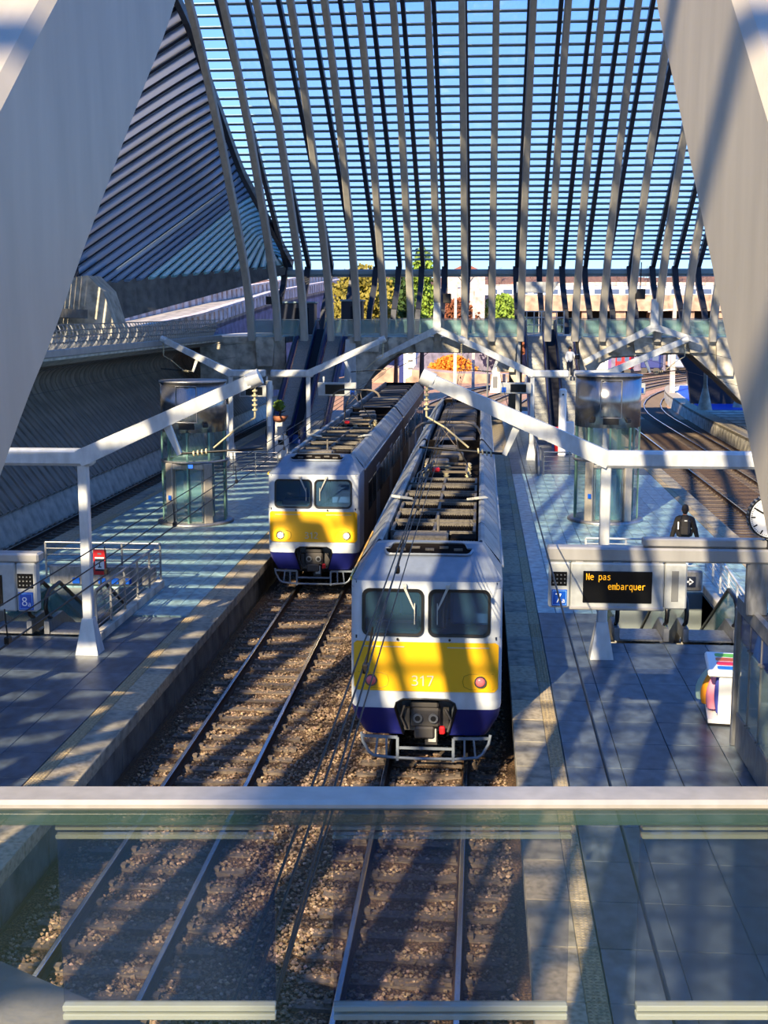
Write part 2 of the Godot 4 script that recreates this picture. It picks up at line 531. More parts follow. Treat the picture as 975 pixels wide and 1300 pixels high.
func build_ground() -> void:
	var g := structure("ground", "brown gravel ballast bed that the railway tracks lie in between the platforms", "ground")
	var st := begin()
	for s in [[-17.4, -13.9, 3.0, 100.0], [-6.4, 0.75, 3.0, 12.0], [-6.4, 0.75, 46.0, 100.0], [8.5, 17.2, 3.0, 100.0]]:
		box(st, V((s[0] + s[1]) / 2, -0.45, (s[2] + s[3]) / 2), Vector3(s[1] - s[0], 0.5, s[3] - s[2]))
	box(st, V(-2.85, -0.55, 29), Vector3(7.2, 0.5, 34))
	part("ballast_bed", st, M.ballast, g)
	part("ballast_surface", relief(-6.4, 0.75, 12.0, 46.0, 0.14, -0.2, 0.05, 41), M.ballast, g)
	part("ballast_surface", relief(8.6, 17.2, 40.0, 100.0, 0.4, -0.2, 0.05, 42), M.ballast, g)
	# beyond the bridge the yard is open and pale
	st = begin()
	box(st, V(20, -0.5, 240), Vector3(320, 0.5, 280))
	part("yard", st, M.far_ballast, g)
	# loose stones on the ballast near the camera
	var mm := MultiMesh.new()
	mm.transform_format = MultiMesh.TRANSFORM_3D
	mm.use_colors = true
	var s2 := begin()
	var ico := [Vector3(0, 1, 0), Vector3(0.9, 0.1, 0.2), Vector3(-0.2, 0, 0.8), Vector3(-0.8, 0.15, -0.3), Vector3(0.25, 0.05, -0.9), Vector3(0, -0.7, 0)]
	for k in 4:
		tri(s2, ico[0], ico[[1, 4, 3, 2][k]], ico[[4, 3, 2, 1][k]])
		tri(s2, ico[5], ico[[4, 3, 2, 1][k]], ico[[1, 4, 3, 2][k]])
	mm.mesh = done(s2)
	var cnt := 26000
	mm.instance_count = cnt
	var i := 0
	while i < cnt:
		var d := 12.3 + pow(rng.randf(), 1.6) * 30.0
		var x := rng.randf_range(-6.2, 0.55)
		var on := false
		for c in [-0.92, -4.74]:
			if absf(x - c) < 1.28 and fposmod(d, 0.6) < 0.28 and rng.randf() < 0.8:
				on = true
			if absf(absf(x - c) - 0.72) < 0.1:
				on = true
		if on:
			continue
		var s := rng.randf_range(0.018, 0.042)
		var b := Basis.from_euler(Vector3(rng.randf() * TAU, rng.randf() * TAU, rng.randf() * TAU)).scaled(Vector3(s * 1.2, s * 0.9, s))
		mm.set_instance_transform(i, Transform3D(b, V(x, -0.175 + rng.randf() * 0.02, d)))
		var t := rng.randf_range(0.22, 0.6)
		if rng.randf() < 0.06:
			t = 0.95
		mm.set_instance_color(i, Color(t, t * rng.randf_range(0.82, 0.93), t * rng.randf_range(0.66, 0.84)))
		i += 1
	var mi := MultiMeshInstance3D.new()
	mi.name = "ballast_stones"
	mi.multimesh = mm
	mi.material_override = M.stones
	add_child(mi)
	stuff(tag(mi, "loose brown and pale ballast stones scattered between the rails and sleepers", "gravel"))

func rail_mesh(path: PackedVector3Array) -> Array:
	# returns [body, polished head]
	var prof := [[-0.07, -0.17], [-0.07, -0.155], [-0.012, -0.135], [-0.012, -0.045], [-0.036, -0.03], [-0.036, -0.004]]
	var full := []
	for p in prof:
		full.append(p)
	for k in range(prof.size() - 1, -1, -1):
		full.append([-prof[k][0], prof[k][1]])
	var rings := []
	var heads := []
	for i in path.size():
		var dir := path[mini(i + 1, path.size() - 1)] - path[maxi(i - 1, 0)]
		var side := dir.cross(Vector3.UP).normalized()
		var r := PackedVector3Array()
		for p in full:
			r.append(path[i] + side * p[0] + Vector3.UP * p[1])
		rings.append(r)
		var h := PackedVector3Array()
		for p in [[-0.0362, -0.012], [-0.034, -0.002], [-0.026, 0.0], [0.026, 0.0], [0.034, -0.002], [0.0362, -0.012]]:
			h.append(path[i] + side * p[0] + Vector3.UP * p[1])
		heads.append(h)
	var a := begin()
	loft(a, rings, true)
	var b := begin()
	loft(b, heads, false)
	return [a, b]

func build_tracks() -> void:
	var sl := begin()
	# one concrete sleeper with its rail fastenings
	var w := 0.13
	var sec := PackedVector2Array([Vector2(-w, -0.2), Vector2(w, -0.2), Vector2(w - 0.025, 0.0), Vector2(-w + 0.025, 0.0)])
	extrude(sl, sec, Vector3(-1.28, 0, 0), Vector3(0, 0, 1), Vector3(0, 1, 0), Vector3(2.56, 0, 0))
	for x in [-0.85, -0.585, 0.585, 0.85]:
		box(sl, Vector3(x, 0.025, 0), Vector3(0.09, 0.05, 0.12))
	var sleeper := done(sl)
	var rows := [
		[-0.92, 9.0, 90.0, "railway track under the nearer train numbered 317", 0.6],
		[-4.74, 9.0, 90.0, "railway track left of the train numbered 317 under the farther train", 0.6],
		[-15.6, 30.0, 98.0, "shaded railway track at the foot of the curved ribbed concrete wall", 0.6],
		[10.18, 12.0, 98.0, "railway track beside the platform edge behind the right lift", 0.6],
		[14.12, 12.0, 98.0, "outer railway track beside the curved platform end with the blue floor", 0.6],
	]
	for r in rows:
		var t := thing("railway_track", r[3], "track", V(r[0], 0, 0), 0.0, "straight tracks between the platforms")
		for s in [-0.72, 0.72]:
			var m := rail_mesh(PackedVector3Array([V(s, 0, r[1]), V(s, 0, r[2])]))
			var rail := part("rail", m[0], M.rail_rust, t)
			part("rail_head", m[1], M.rail_top, rail)
		var d: float = r[1] + 0.3
		while d < r[2]:
			inst("sleeper", sleeper, M.sleeper, t, Transform3D(Basis(Vector3.UP, rng.randf_range(-0.01, 0.01)), V(rng.randf_range(-0.015, 0.015), -0.165, d)))
			d += r[4]
	# the yard beyond the bridge: tracks that bend away to the right
	for k in 6:
		var t := thing("railway_track", ["innermost", "second", "third", "fourth", "fifth", "outermost"][k] + " of the six curved tracks fanning to the right beyond the bridge", "track", Vector3.ZERO, 0.0, "curved tracks in the sunny yard")
		var x0: float = [-4.74, -0.92, 3.2, 7.0, 10.18, 14.12][k]
		var centre := PackedVector3Array()
		for i in 20:
			var s := i * 5.6
			var a: float = clampf((s - 4.0) / 150.0, 0, 1.2)
			centre.append(V(x0 + 0.0032 * s * s * (1.0 + 0.05 * k), 0.0, 98 + s * 0.97 - a * 1.5))
		for s in [-0.72, 0.72]:
			var off := PackedVector3Array()
			for i in centre.size():
				var dir := centre[mini(i + 1, centre.size() - 1)] - centre[maxi(i - 1, 0)]
				off.append(centre[i] + dir.cross(Vector3.UP).normalized() * s)
			var m := rail_mesh(off)
			var rail := part("rail", m[0], M.rail_rust, t)
			part("rail_head", m[1], M.rail_top, rail)
		var ss := begin()
		for i in centre.size() - 1:
			for q in 8:
				var p := centre[i].lerp(centre[i + 1], q / 8.0)
				box(ss, p + Vector3(0, -0.2, 0), Vector3(2.5, 0.1, 0.24), Basis(Vector3.UP, -atan2(centre[i + 1].x - centre[i].x, -(centre[i + 1].z - centre[i].z))))
		stuff(part("sleepers", ss, M.sleeper, t))

# ---------- platforms ----------
func platform(called_label: String, x0: float, x1: float, d0: float, d1: float, hole: Array, glass0: float, glass1: float) -> void:
	# hole = [xa, xb, da, db] of the escalator opening
	var p := structure("platform", called_label, "platform")
	var st := begin()
	var i0 := x0 + 0.3
	var i1 := x1 - 0.3
	for s in [[i0, i1, d0, hole[2]], [i0, hole[0], hole[2], hole[3]], [hole[1], i1, hole[2], hole[3]], [i0, i1, hole[3], d1]]:
		box(st, V((s[0] + s[1]) / 2, 0.06, (s[2] + s[3]) / 2), Vector3(s[1] - s[0], 1.3, s[3] - s[2]))
	part("platform_body", st, M.grout, p)
	# side walls of concrete panels
	var pm := begin()
	cbox(pm, Vector3.ZERO, Vector3(0.1, 0.92, 1.96), 0.02)
	var panel := done(pm)
	for side in [x0 + 0.27, x1 - 0.27]:
		var d := d0 + 1.0
		while d < minf(d1, 75.0):
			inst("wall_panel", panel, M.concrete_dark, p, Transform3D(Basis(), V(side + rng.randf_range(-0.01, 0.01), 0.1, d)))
			d += 2.0
	# coping stones with a ribbed tactile strip
	var cm := begin()
	cbox(cm, Vector3(0.0, 0, 0), Vector3(0.56, 0.24, 1.188), 0.012)
	var stone := done(cm)
	var tm := begin()
	cbox(tm, Vector3.ZERO, Vector3(0.245, 0.2, 1.188), 0.01)
	var flat_strip := done(tm)
	var rm := begin()
	cbox(rm, Vector3.ZERO, Vector3(0.245, 0.2, 1.188), 0.01)
	for a in 4:
		for b in 18:
			box(rm, Vector3(-0.09 + a * 0.06, 0.1, -0.56 + b * 0.066), Vector3(0.032, 0.014, 0.036))
	var studded := done(rm)
	var far_st := begin()
	for side in [1, -1]:
		var xs := x0 if side == 1 else x1
		var d := d0 + 0.6
		while d < d1:
			var at := V(xs + side * 0.27, 0.64, d)
			var at2 := V(xs + side * 0.675, 0.66, d)
			if d < 72:
				inst("coping_stone", stone, M.coping if rng.randf() < 0.6 else M.coping_b, p, Transform3D(Basis(), at + Vector3(0, rng.randf_range(-0.004, 0.004), 0)))
				inst("tactile_slab", studded if d < 30 else flat_strip, M.tactile if rng.randf() < 0.7 else M.coping, p, Transform3D(Basis(), at2))
			else:
				box(far_st, V(xs + side * 0.4, 0.66, d), Vector3(0.8, 0.2, 1.19))
			d += 1.2
	stuff(part("coping_stones", far_st, M.coping, p))
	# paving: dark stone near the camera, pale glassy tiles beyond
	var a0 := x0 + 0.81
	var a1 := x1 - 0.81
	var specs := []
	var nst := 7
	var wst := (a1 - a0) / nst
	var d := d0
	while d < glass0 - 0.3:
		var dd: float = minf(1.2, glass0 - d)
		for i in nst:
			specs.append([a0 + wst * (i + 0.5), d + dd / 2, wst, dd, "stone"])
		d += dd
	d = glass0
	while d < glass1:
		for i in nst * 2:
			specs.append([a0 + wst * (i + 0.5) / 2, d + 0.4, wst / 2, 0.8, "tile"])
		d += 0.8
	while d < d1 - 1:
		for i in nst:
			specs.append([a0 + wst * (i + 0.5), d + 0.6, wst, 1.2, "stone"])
		d += 1.2
	var meshes := {}
	var made := 0
	var rest := {"stone": begin(), "tile": begin()}
	for s in specs:
		var lx0: float = s[0] - s[2] / 2
		var lx1: float = s[0] + s[2] / 2
		var ld0: float = s[1] - s[3] / 2
		var ld1: float = s[1] + s[3] / 2
		var parts := [[lx0, lx1, ld0, ld1]]
		if lx1 > hole[0] and lx0 < hole[1] and ld1 > hole[2] and ld0 < hole[3]:
			parts = []
			if ld0 < hole[2] - 0.05: parts.append([lx0, lx1, ld0, hole[2]])
			if ld1 > hole[3] + 0.05: parts.append([lx0, lx1, hole[3], ld1])
			var m0 := maxf(ld0, hole[2])
			var m1 := minf(ld1, hole[3])
			if lx0 < hole[0] - 0.05: parts.append([lx0, hole[0], m0, m1])
			if lx1 > hole[1] + 0.05: parts.append([hole[1], lx1, m0, m1])
		for q in parts:
			var size := Vector3(q[1] - q[0] - 0.01, 0.05, q[3] - q[2] - 0.01)
			var at := V((q[0] + q[1]) / 2, 0.735 + rng.randf_range(-0.0025, 0.001), (q[2] + q[3]) / 2)
			if made < 300 and q[3] > 13.5:
				var key := "%.2f %.2f" % [size.x, size.z]
				if not meshes.has(key):
					var mst := begin()
					cbox(mst, Vector3.ZERO, size, 0.006)
					meshes[key] = done(mst)
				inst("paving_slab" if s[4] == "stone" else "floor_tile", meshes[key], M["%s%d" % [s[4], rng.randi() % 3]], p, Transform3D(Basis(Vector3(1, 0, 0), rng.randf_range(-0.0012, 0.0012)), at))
				made += 1
			else:
				box(rest[s[4]], at, size)
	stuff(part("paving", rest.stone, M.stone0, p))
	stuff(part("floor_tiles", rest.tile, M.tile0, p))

func build_platforms() -> void:
	platform("island platform right of the trains with dark paving, pale tiles and the right lift", 0.66, 8.6, 8.0, 95.0, [2.95, 5.95, 28.0, 33.4], 30.8, 57.6)
	platform("island platform left of the trains with dark paving, pale tiles and the left lift", -14.0, -6.36, 8.0, 95.0, [-11.7, -8.75, 27.6, 32.9], 29.8, 57.0)
	# far right platform with a rounded end
	var p := structure("platform", "far right platform with a curved end and a blue painted floor beyond the outer track", "platform")
	var st := begin()
	var edge := spline([Vector2(15.75, 40), Vector2(15.75, 78), Vector2(15.9, 92), Vector2(16.3, 105), Vector2(17.2, 120), Vector2(19.3, 131), Vector2(24, 134)], 5)
	var poly := PackedVector2Array()
	for e in edge: poly.append(e)
	poly.append(Vector2(34, 134)); poly.append(Vector2(34, 40))
	extrude(st, poly, V(0, -0.4, 0), Vector3(1, 0, 0), Vector3(0, 0, -1), Vector3(0, 1.12, 0))
	part("platform_body", st, M.concrete, p)
	st = begin()
	for i in edge.size() - 1:
		var a := V(edge[i].x, 0.7, edge[i].y)
		var b := V(edge[i + 1].x, 0.7, edge[i + 1].y)
		var n := (b - a).cross(Vector3.UP).normalized()
		if n.x < 0: n = -n
		hexa(st, PackedVector3Array([a - Vector3(0, 0.12, 0), a + n * 0.9 - Vector3(0, 0.12, 0), b + n * 0.9 - Vector3(0, 0.12, 0), b - Vector3(0, 0.12, 0), a + Vector3(0, 0.06, 0), a + n * 0.9 + Vector3(0, 0.06, 0), b + n * 0.9 + Vector3(0, 0.06, 0), b + Vector3(0, 0.06, 0)]))
	part("coping", st, M.coping, p)
	# blue floor near the end, grey timber-like boards before it
	st = begin()
	var blue := PackedVector2Array([Vector2(17.0, 97.5), Vector2(17.3, 106), Vector2(18.2, 119), Vector2(20.0, 129.5), Vector2(33, 131), Vector2(33, 97.5)])
	extrude(st, blue, V(0, 0.72, 0), Vector3(1, 0, 0), Vector3(0, 0, -1), Vector3(0, 0.04, 0))
	part("blue_floor", st, mat(Color(0.12, 0.28, 0.66), 0.5), p)
	var bm := begin()
	cbox(bm, Vector3.ZERO, Vector3(12, 0.05, 0.76), 0.012)
	var board := done(bm)
	var d := 60.0
	while d < 97.0:
		inst("plank", board, M.concrete if int(d * 10) % 3 else M.coping_b, p, Transform3D(Basis(), V(22.9, 0.735, d)))
		d += 0.8

# ---------- the vault ----------
var inner_far := [Vector2(79.9, 6.3), Vector2(79.2, 8.6), Vector2(77.2, 11.5), Vector2(74.0, 15.0), Vector2(70.6, 18.4), Vector2(64.6, 23.2), Vector2(57, 27.4), Vector2(48, 30.0), Vector2(38, 30.8)]
var inner_near := [Vector2(38, 30.8), Vector2(30, 29.6), Vector2(21, 26.0), Vector2(14, 20.8), Vector2(9, 15.8), Vector2(6.0, 11.6), Vector2(4.4, 9.85), Vector2(3.47, 8.99), Vector2(3.05, 8.66), Vector2(2.62, 8.33), Vector2(2.33, 8.1), Vector2(2.04, 7.88), Vector2(1.0, 7.0), Vector2(0.4, 6.3)]
var outer_far := [Vector2(94.3, 11.2), Vector2(88.0, 15.1), Vector2(81.0, 19.3), Vector2(71.0, 25.0), Vector2(62, 28.9), Vector2(51, 31.6), Vector2(38, 32.6)]
var outer_near := [Vector2(38, 32.6), Vector2(25, 31.4), Vector2(13, 28.4), Vector2(4, 24.4), Vector2(-5, 18.8), Vector2(-11, 14.0), Vector2(-14.5, 11.2)]
var rib_xs := []

func skew(x: float, d: float) -> float:
	if d > 38:
		return x - 0.0062 * (80.0 - d)
	return x - 0.26 + 0.0088 * (38.0 - d)

func rib_strip(st: SurfaceTool, path: PackedVector2Array, x: float, w_base: float, depth: PackedFloat32Array, chamfer: float) -> void:
	# path runs in the (d, h) plane along the inner face; depth goes outwards
	var rings := []
	var n := path.size()
	for i in n:
		var t := (path[mini(i + 1, n - 1)] - path[maxi(i - 1, 0)]).normalized()
		var o := Vector2(t.y, -t.x)
		if o.y < 0 and absf(o.y) > 0.02:
			o = -o
		var k := float(i) / (n - 1)
		var dp := lerpf(depth[0], depth[1], k)
		# ribs are slimmer towards the crown
		var w := w_base * lerpf(1.0, 0.68, clampf((path[i].y - 9.0) / 20.0, 0, 1))
		var xx := skew(x, path[i].x)
		var r := PackedVector3Array()
		for c in [[-w / 2 + chamfer, 0.0], [w / 2 - chamfer, 0.0], [w / 2, chamfer], [w / 2, dp - chamfer], [w / 2 - chamfer, dp], [-w / 2 + chamfer, dp], [-w / 2, dp - chamfer], [-w / 2, chamfer]]:
			var q: Vector2 = path[i] + o * float(c[1])
			r.append(V(xx + c[0], q.y, q.x))
		rings.append(r)
	loft(st, rings, true)
	cap(st, rings[0], false)
	cap(st, rings[n - 1], true)

func arc_points(path: PackedVector2Array, first: float, last: float) -> PackedVector2Array:
	# points along the path whose spacing grows from first to last
	var out := PackedVector2Array()
	var total := 0.0
	for i in path.size() - 1:
		total += path[i].distance_to(path[i + 1])
	var next := 0.3
	var run := 0.0
	for i in path.size() - 1:
		var l := path[i].distance_to(path[i + 1])
		while next <= run + l:
			out.append(path[i].lerp(path[i + 1], (next - run) / l))
			next += lerpf(first, last, clampf(next / 24.0, 0, 1))
		run += l
	return out

func build_vault() -> void:
	for k in 24:
		rib_xs.append(-14.6 + 1.69 * k + (0.12 if k > 9 else 0.0))
	var c := structure("ceiling", "tall glazed steel vault of pale inner ribs, dark outer ribs and horizontal bars over the tracks", "roof")
	var inf := spline(inner_far, 5)
	var inn := spline(inner_near, 5)
	var ouf := spline(outer_far, 6)
	var oun := spline(outer_near, 6)
	for x in rib_xs:
		var st := begin()
		rib_strip(st, inf, x, 0.44, PackedFloat32Array([0.58, 0.45]), 0.05)
		part("arch_rib", st, M.rib, c)
		st = begin()
		rib_strip(st, inn, x, 0.45, PackedFloat32Array([0.42, 0.48]), 0.02)
		part("arch_rib", st, M.near_rib, c)
		# dark outer rib and the bent leg under the gutter
		var xo: float = x if x < 5 else x - 0.04 * (x - 5)
		st = begin()
		rib_strip(st, ouf, xo, 0.32, PackedFloat32Array([0.5, 0.4]), 0.03)
		part("outer_rib", st, M.dark_rib, c)
		st = begin()
		rib_strip(st, oun, xo, 0.2, PackedFloat32Array([0.3, 0.3]), 0.03)
		part("outer_rib", st, M.dark_rib, c)
		st = begin()
		var s := signf(xo) * minf(1.0, absf(xo) / 8.0)
		var pts := [V(xo, 11.35, 94.4), V(xo + 0.1 * s, 10.0, 94.0), V(xo + 0.32 * s, 8.2, 92.6), V(xo + 0.42 * s, 6.5, 91.8)]
		for i in 3:
			taper(st, pts[i], pts[i + 1], 0.42 - 0.03 * i, 0.5, 0.39 - 0.03 * i, 0.5, Vector3(0, 0, 1))
		part("leg", st, M.dark_rib, c)
	# gutter beam along the foot of the glass
	var g := begin()
	cbox(g, V(6, 11.0, 94.5), Vector3(42, 0.42, 0.7), 0.08)
	cbox(g, V(6, 10.74, 94.9), Vector3(42, 0.12, 1.2), 0.04)
	part("gutter", g, M.purlin, c)
	g = begin()
	cbox(g, V(6, 11.0, -14.7), Vector3(42, 0.42, 0.7), 0.08)
	part("gutter", g, M.purlin, c)
	# horizontal bars
	var x0: float = rib_xs[0] - 2.2
	var x1: float = rib_xs[23] + 0.6
	var far_pts := arc_points(ouf, 0.55, 0.92)
	oun.reverse()
	var near_pts := arc_points(oun, 0.55, 0.92)
	oun.reverse()
	for set_ in [far_pts, near_pts]:
		for i in set_.size() - 1:
			var a: Vector2 = set_[i]
			var b: Vector2 = set_[i + 1]
			var t := (b - a).normalized()
			var o := Vector2(t.y, -t.x)
			if o.y < 0: o = -o
			var q := a + o * 0.66
			var st := begin()
			var f := Basis(Vector3(1, 0, 0), Vector3(0, o.y, -o.x), Vector3(0, 0, 1)).orthonormalized()
			f = Basis(f.x, f.y, f.x.cross(f.y))
			box(st, V((skew(x0, q.x) + skew(x1, q.x)) / 2, q.y, q.x), Vector3(x1 - x0, 0.07, ((0.19 if i > 8 else 0.16) if a.x > 62 else 0.14) if set_ == far_pts else 0.13), f)
			part("purlin", st, M.purlin, c)
	# glazing: a pane in each bay between two bars; the largest in view are parts of their own
	var rest := begin()
	var made := 0
	for i in range(far_pts.size() - 2, -1, -1):
		for k in rib_xs.size() - 1:
			var a := far_pts[i]
			var b := far_pts[i + 1]
			var t := (b - a).normalized()
			var o := Vector2(t.y, -t.x)
			if o.y < 0: o = -o
			var xa: float = rib_xs[k] + 0.04
			var xb: float = rib_xs[k + 1] - 0.04
			var p := PackedVector3Array()
			for lift in [0.72, 0.732]:
				for q in [[xa, a], [xb, a], [xb, b], [xa, b]]:
					var e: Vector2 = q[1] + o * float(lift)
					p.append(V(skew(q[0], e.x), e.y, e.x))
			var in_view: bool = a.x > 69.0 and k < 18 and a.x < 84
			if in_view and made < 300:
				var st := begin()
				hexa(st, p)
				part("pane", st, M.roof_glass, c)
				made += 1
			else:
				hexa(rest, p)
	for i in near_pts.size() - 1:
		var a := near_pts[i]
		var b := near_pts[i + 1]
		var t := (b - a).normalized()
		var o := Vector2(t.y, -t.x)
		if o.y < 0: o = -o
		var p := PackedVector3Array()
		for lift in [0.72, 0.732]:
			for q in [[x0, a], [x1, a], [x1, b], [x0, b]]:
				var e: Vector2 = q[1] + o * float(lift)
				p.append(V(skew(q[0], e.x), e.y, e.x))
		hexa(rest, p)
	stuff(part("panes", rest, M.roof_glass, c))

# ---------- the louvred awning on the left ----------
func build_awning() -> void:
	var c := structure("wall_awning", "louvred blue-grey awning of long slats sweeping down at the left side of the vault", "awning")
	# each slat runs from the low edge over a turning point to the outermost dark rib; [t, low, turn, rib]
	var keys := [
		[0.0, V(-14.11, 11.48, 95), V(-15.25, 12.13, 94), V(-14.26, 11.6, 94.5)],
		[0.53, V(-23.36, 9.71, 75), V(-17.09, 16.53, 86), V(-15.95, 17.16, 84.5)],
		[0.8, V(-27.12, 9.84, 62), V(-17.83, 20.03, 78), V(-16.3, 20.8, 78)],
		[1.0, V(-28.88, 9.97, 52), V(-16.66, 23.44, 70), V(-16.4, 24.0, 71)],
		[1.6, V(-33.0, 13.5, 38), V(-20.0, 29.0, 38), V(-16.4, 32.6, 38)]]  # unseen slats continued to mid-hall, added to shade the left
	var n := 58
	var curves := []
	var low := []
	for j in n + 1:
		var t := 1.6 * float(j) / n
		var i := 0
		while i < 3 and t > keys[i + 1][0]: i += 1
		var u := inverse_lerp(keys[i][0], keys[i + 1][0], t)
		var pts := []
		for e in [1, 2, 3]:
			var k0: Vector3 = keys[maxi(i - 1, 0)][e]
			var k1: Vector3 = keys[i][e]
			var k2: Vector3 = keys[i + 1][e]
			var k3: Vector3 = keys[mini(i + 2, 4)][e]
			pts.append(k1.cubic_interpolate_in_time(k2, k0, k3, u, keys[i + 1][0] - keys[i][0], keys[maxi(i - 1, 0)][0] - keys[i][0], keys[mini(i + 2, 4)][0] - keys[i][0]) if i > 0 and i < 3 else k1.lerp(k2, u))
		var a: Vector3 = pts[0]
		var q: Vector3 = pts[1]
		var b: Vector3 = pts[2]
		low.append(a)
		var row := PackedVector3Array()
		for k in 7: row.append(a.lerp(q, k / 8.0))
		for k in 6:
			var w := k / 5.0
			var m := a.lerp(q, 0.875)
			row.append(m * (1 - w) * (1 - w) + q * 2 * w * (1 - w) + b * w * w)
		curves.append(row)
	var rim := PackedVector3Array()
	for j in n + 1: rim.append(curves[j][12] + Vector3(0.1, 0.0, 0.1))
	var rst := begin()
	for j in n: bar(rst, rim[j], rim[j + 1], 0.34, 0.5)
	part("outer_rib", rst, M.dark_rib, c)
	for j in n:
		var c0: PackedVector3Array = curves[j]
		var c1: PackedVector3Array = curves[j + 1]
		var st := begin()
		var rings := []
		for k in 13:
			var w := c1[k] - c0[k]
			var dir := c0[mini(k + 1, 12)] - c0[maxi(k - 1, 0)]
			var nn := dir.cross(w).normalized()
			if nn.dot(Vector3(0, 8, 0) - c0[k]) < 0: nn = -nn
			# nn points towards the viewer's side; the lower edge of a slat stands proud of the next one
			var p := c0[k] + w * 0.15 + nn * 0.03
			var q := c0[k] + w * 0.82 - nn * 0.02
			rings.append(PackedVector3Array([p, q, q - nn * 0.05, p - nn * 0.05]))
		loft(st, rings, true)
		cap(st, rings[0], false)
		cap(st, rings[12], true)
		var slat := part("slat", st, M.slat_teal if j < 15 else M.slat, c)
		# unseen mirrored half of the hall, added here to shade the left side
		inst("slat", slat.mesh, slat.material_override, c, Transform3D(Basis(Vector3(1, 0, 0), Vector3(0, 1, 0), Vector3(0, 0, -1)), V(0, 0, 76)))
		st = begin()
		rings = []
		for k in 13:
			var w := c1[k] - c0[k]
			var dir := c0[mini(k + 1, 12)] - c0[maxi(k - 1, 0)]
			var nn := dir.cross(w).normalized()
			if nn.dot(Vector3(0, 8, 0) - c0[k]) > 0: nn = -nn
			var o := nn * 0.065
			var p := c0[k] + w * 0.68 + o
			var q := c0[k] + w * (1.04 if j in [29, 30, 31, 32] else 1.3) + o
			rings.append(PackedVector3Array([p, q, q + o * 0.6, p + o * 0.6]))
		loft(st, rings, true)
		part("joint_bar", st, M.dark_sheet, c)  # dark bars put behind the gaps, widened to block the sun
	# dark wedge-shaped edge wall below the slats
	var st := begin()
	for j in 24:
		var a: Vector3 = low[j]
		var b: Vector3 = low[j + 1]
		var da := lerpf(0.45, 2.5, j / 19.0)
		var db := lerpf(0.45, 2.5, (j + 1) / 19.0)
		var n2 := Vector3(-0.3, 0, -0.25)
		hexa(st, PackedVector3Array([a - Vector3(0, da, 0), b - Vector3(0, db, 0), b - Vector3(0, db, 0) + n2, a - Vector3(0, da, 0) + n2, a + Vector3(0, 0.15, 0), b + Vector3(0, 0.15, 0), b + Vector3(0, 0.15, 0) + n2, a + Vector3(0, 0.15, 0) + n2]))
	part("edge_wall", st, M.concrete_dark, c)

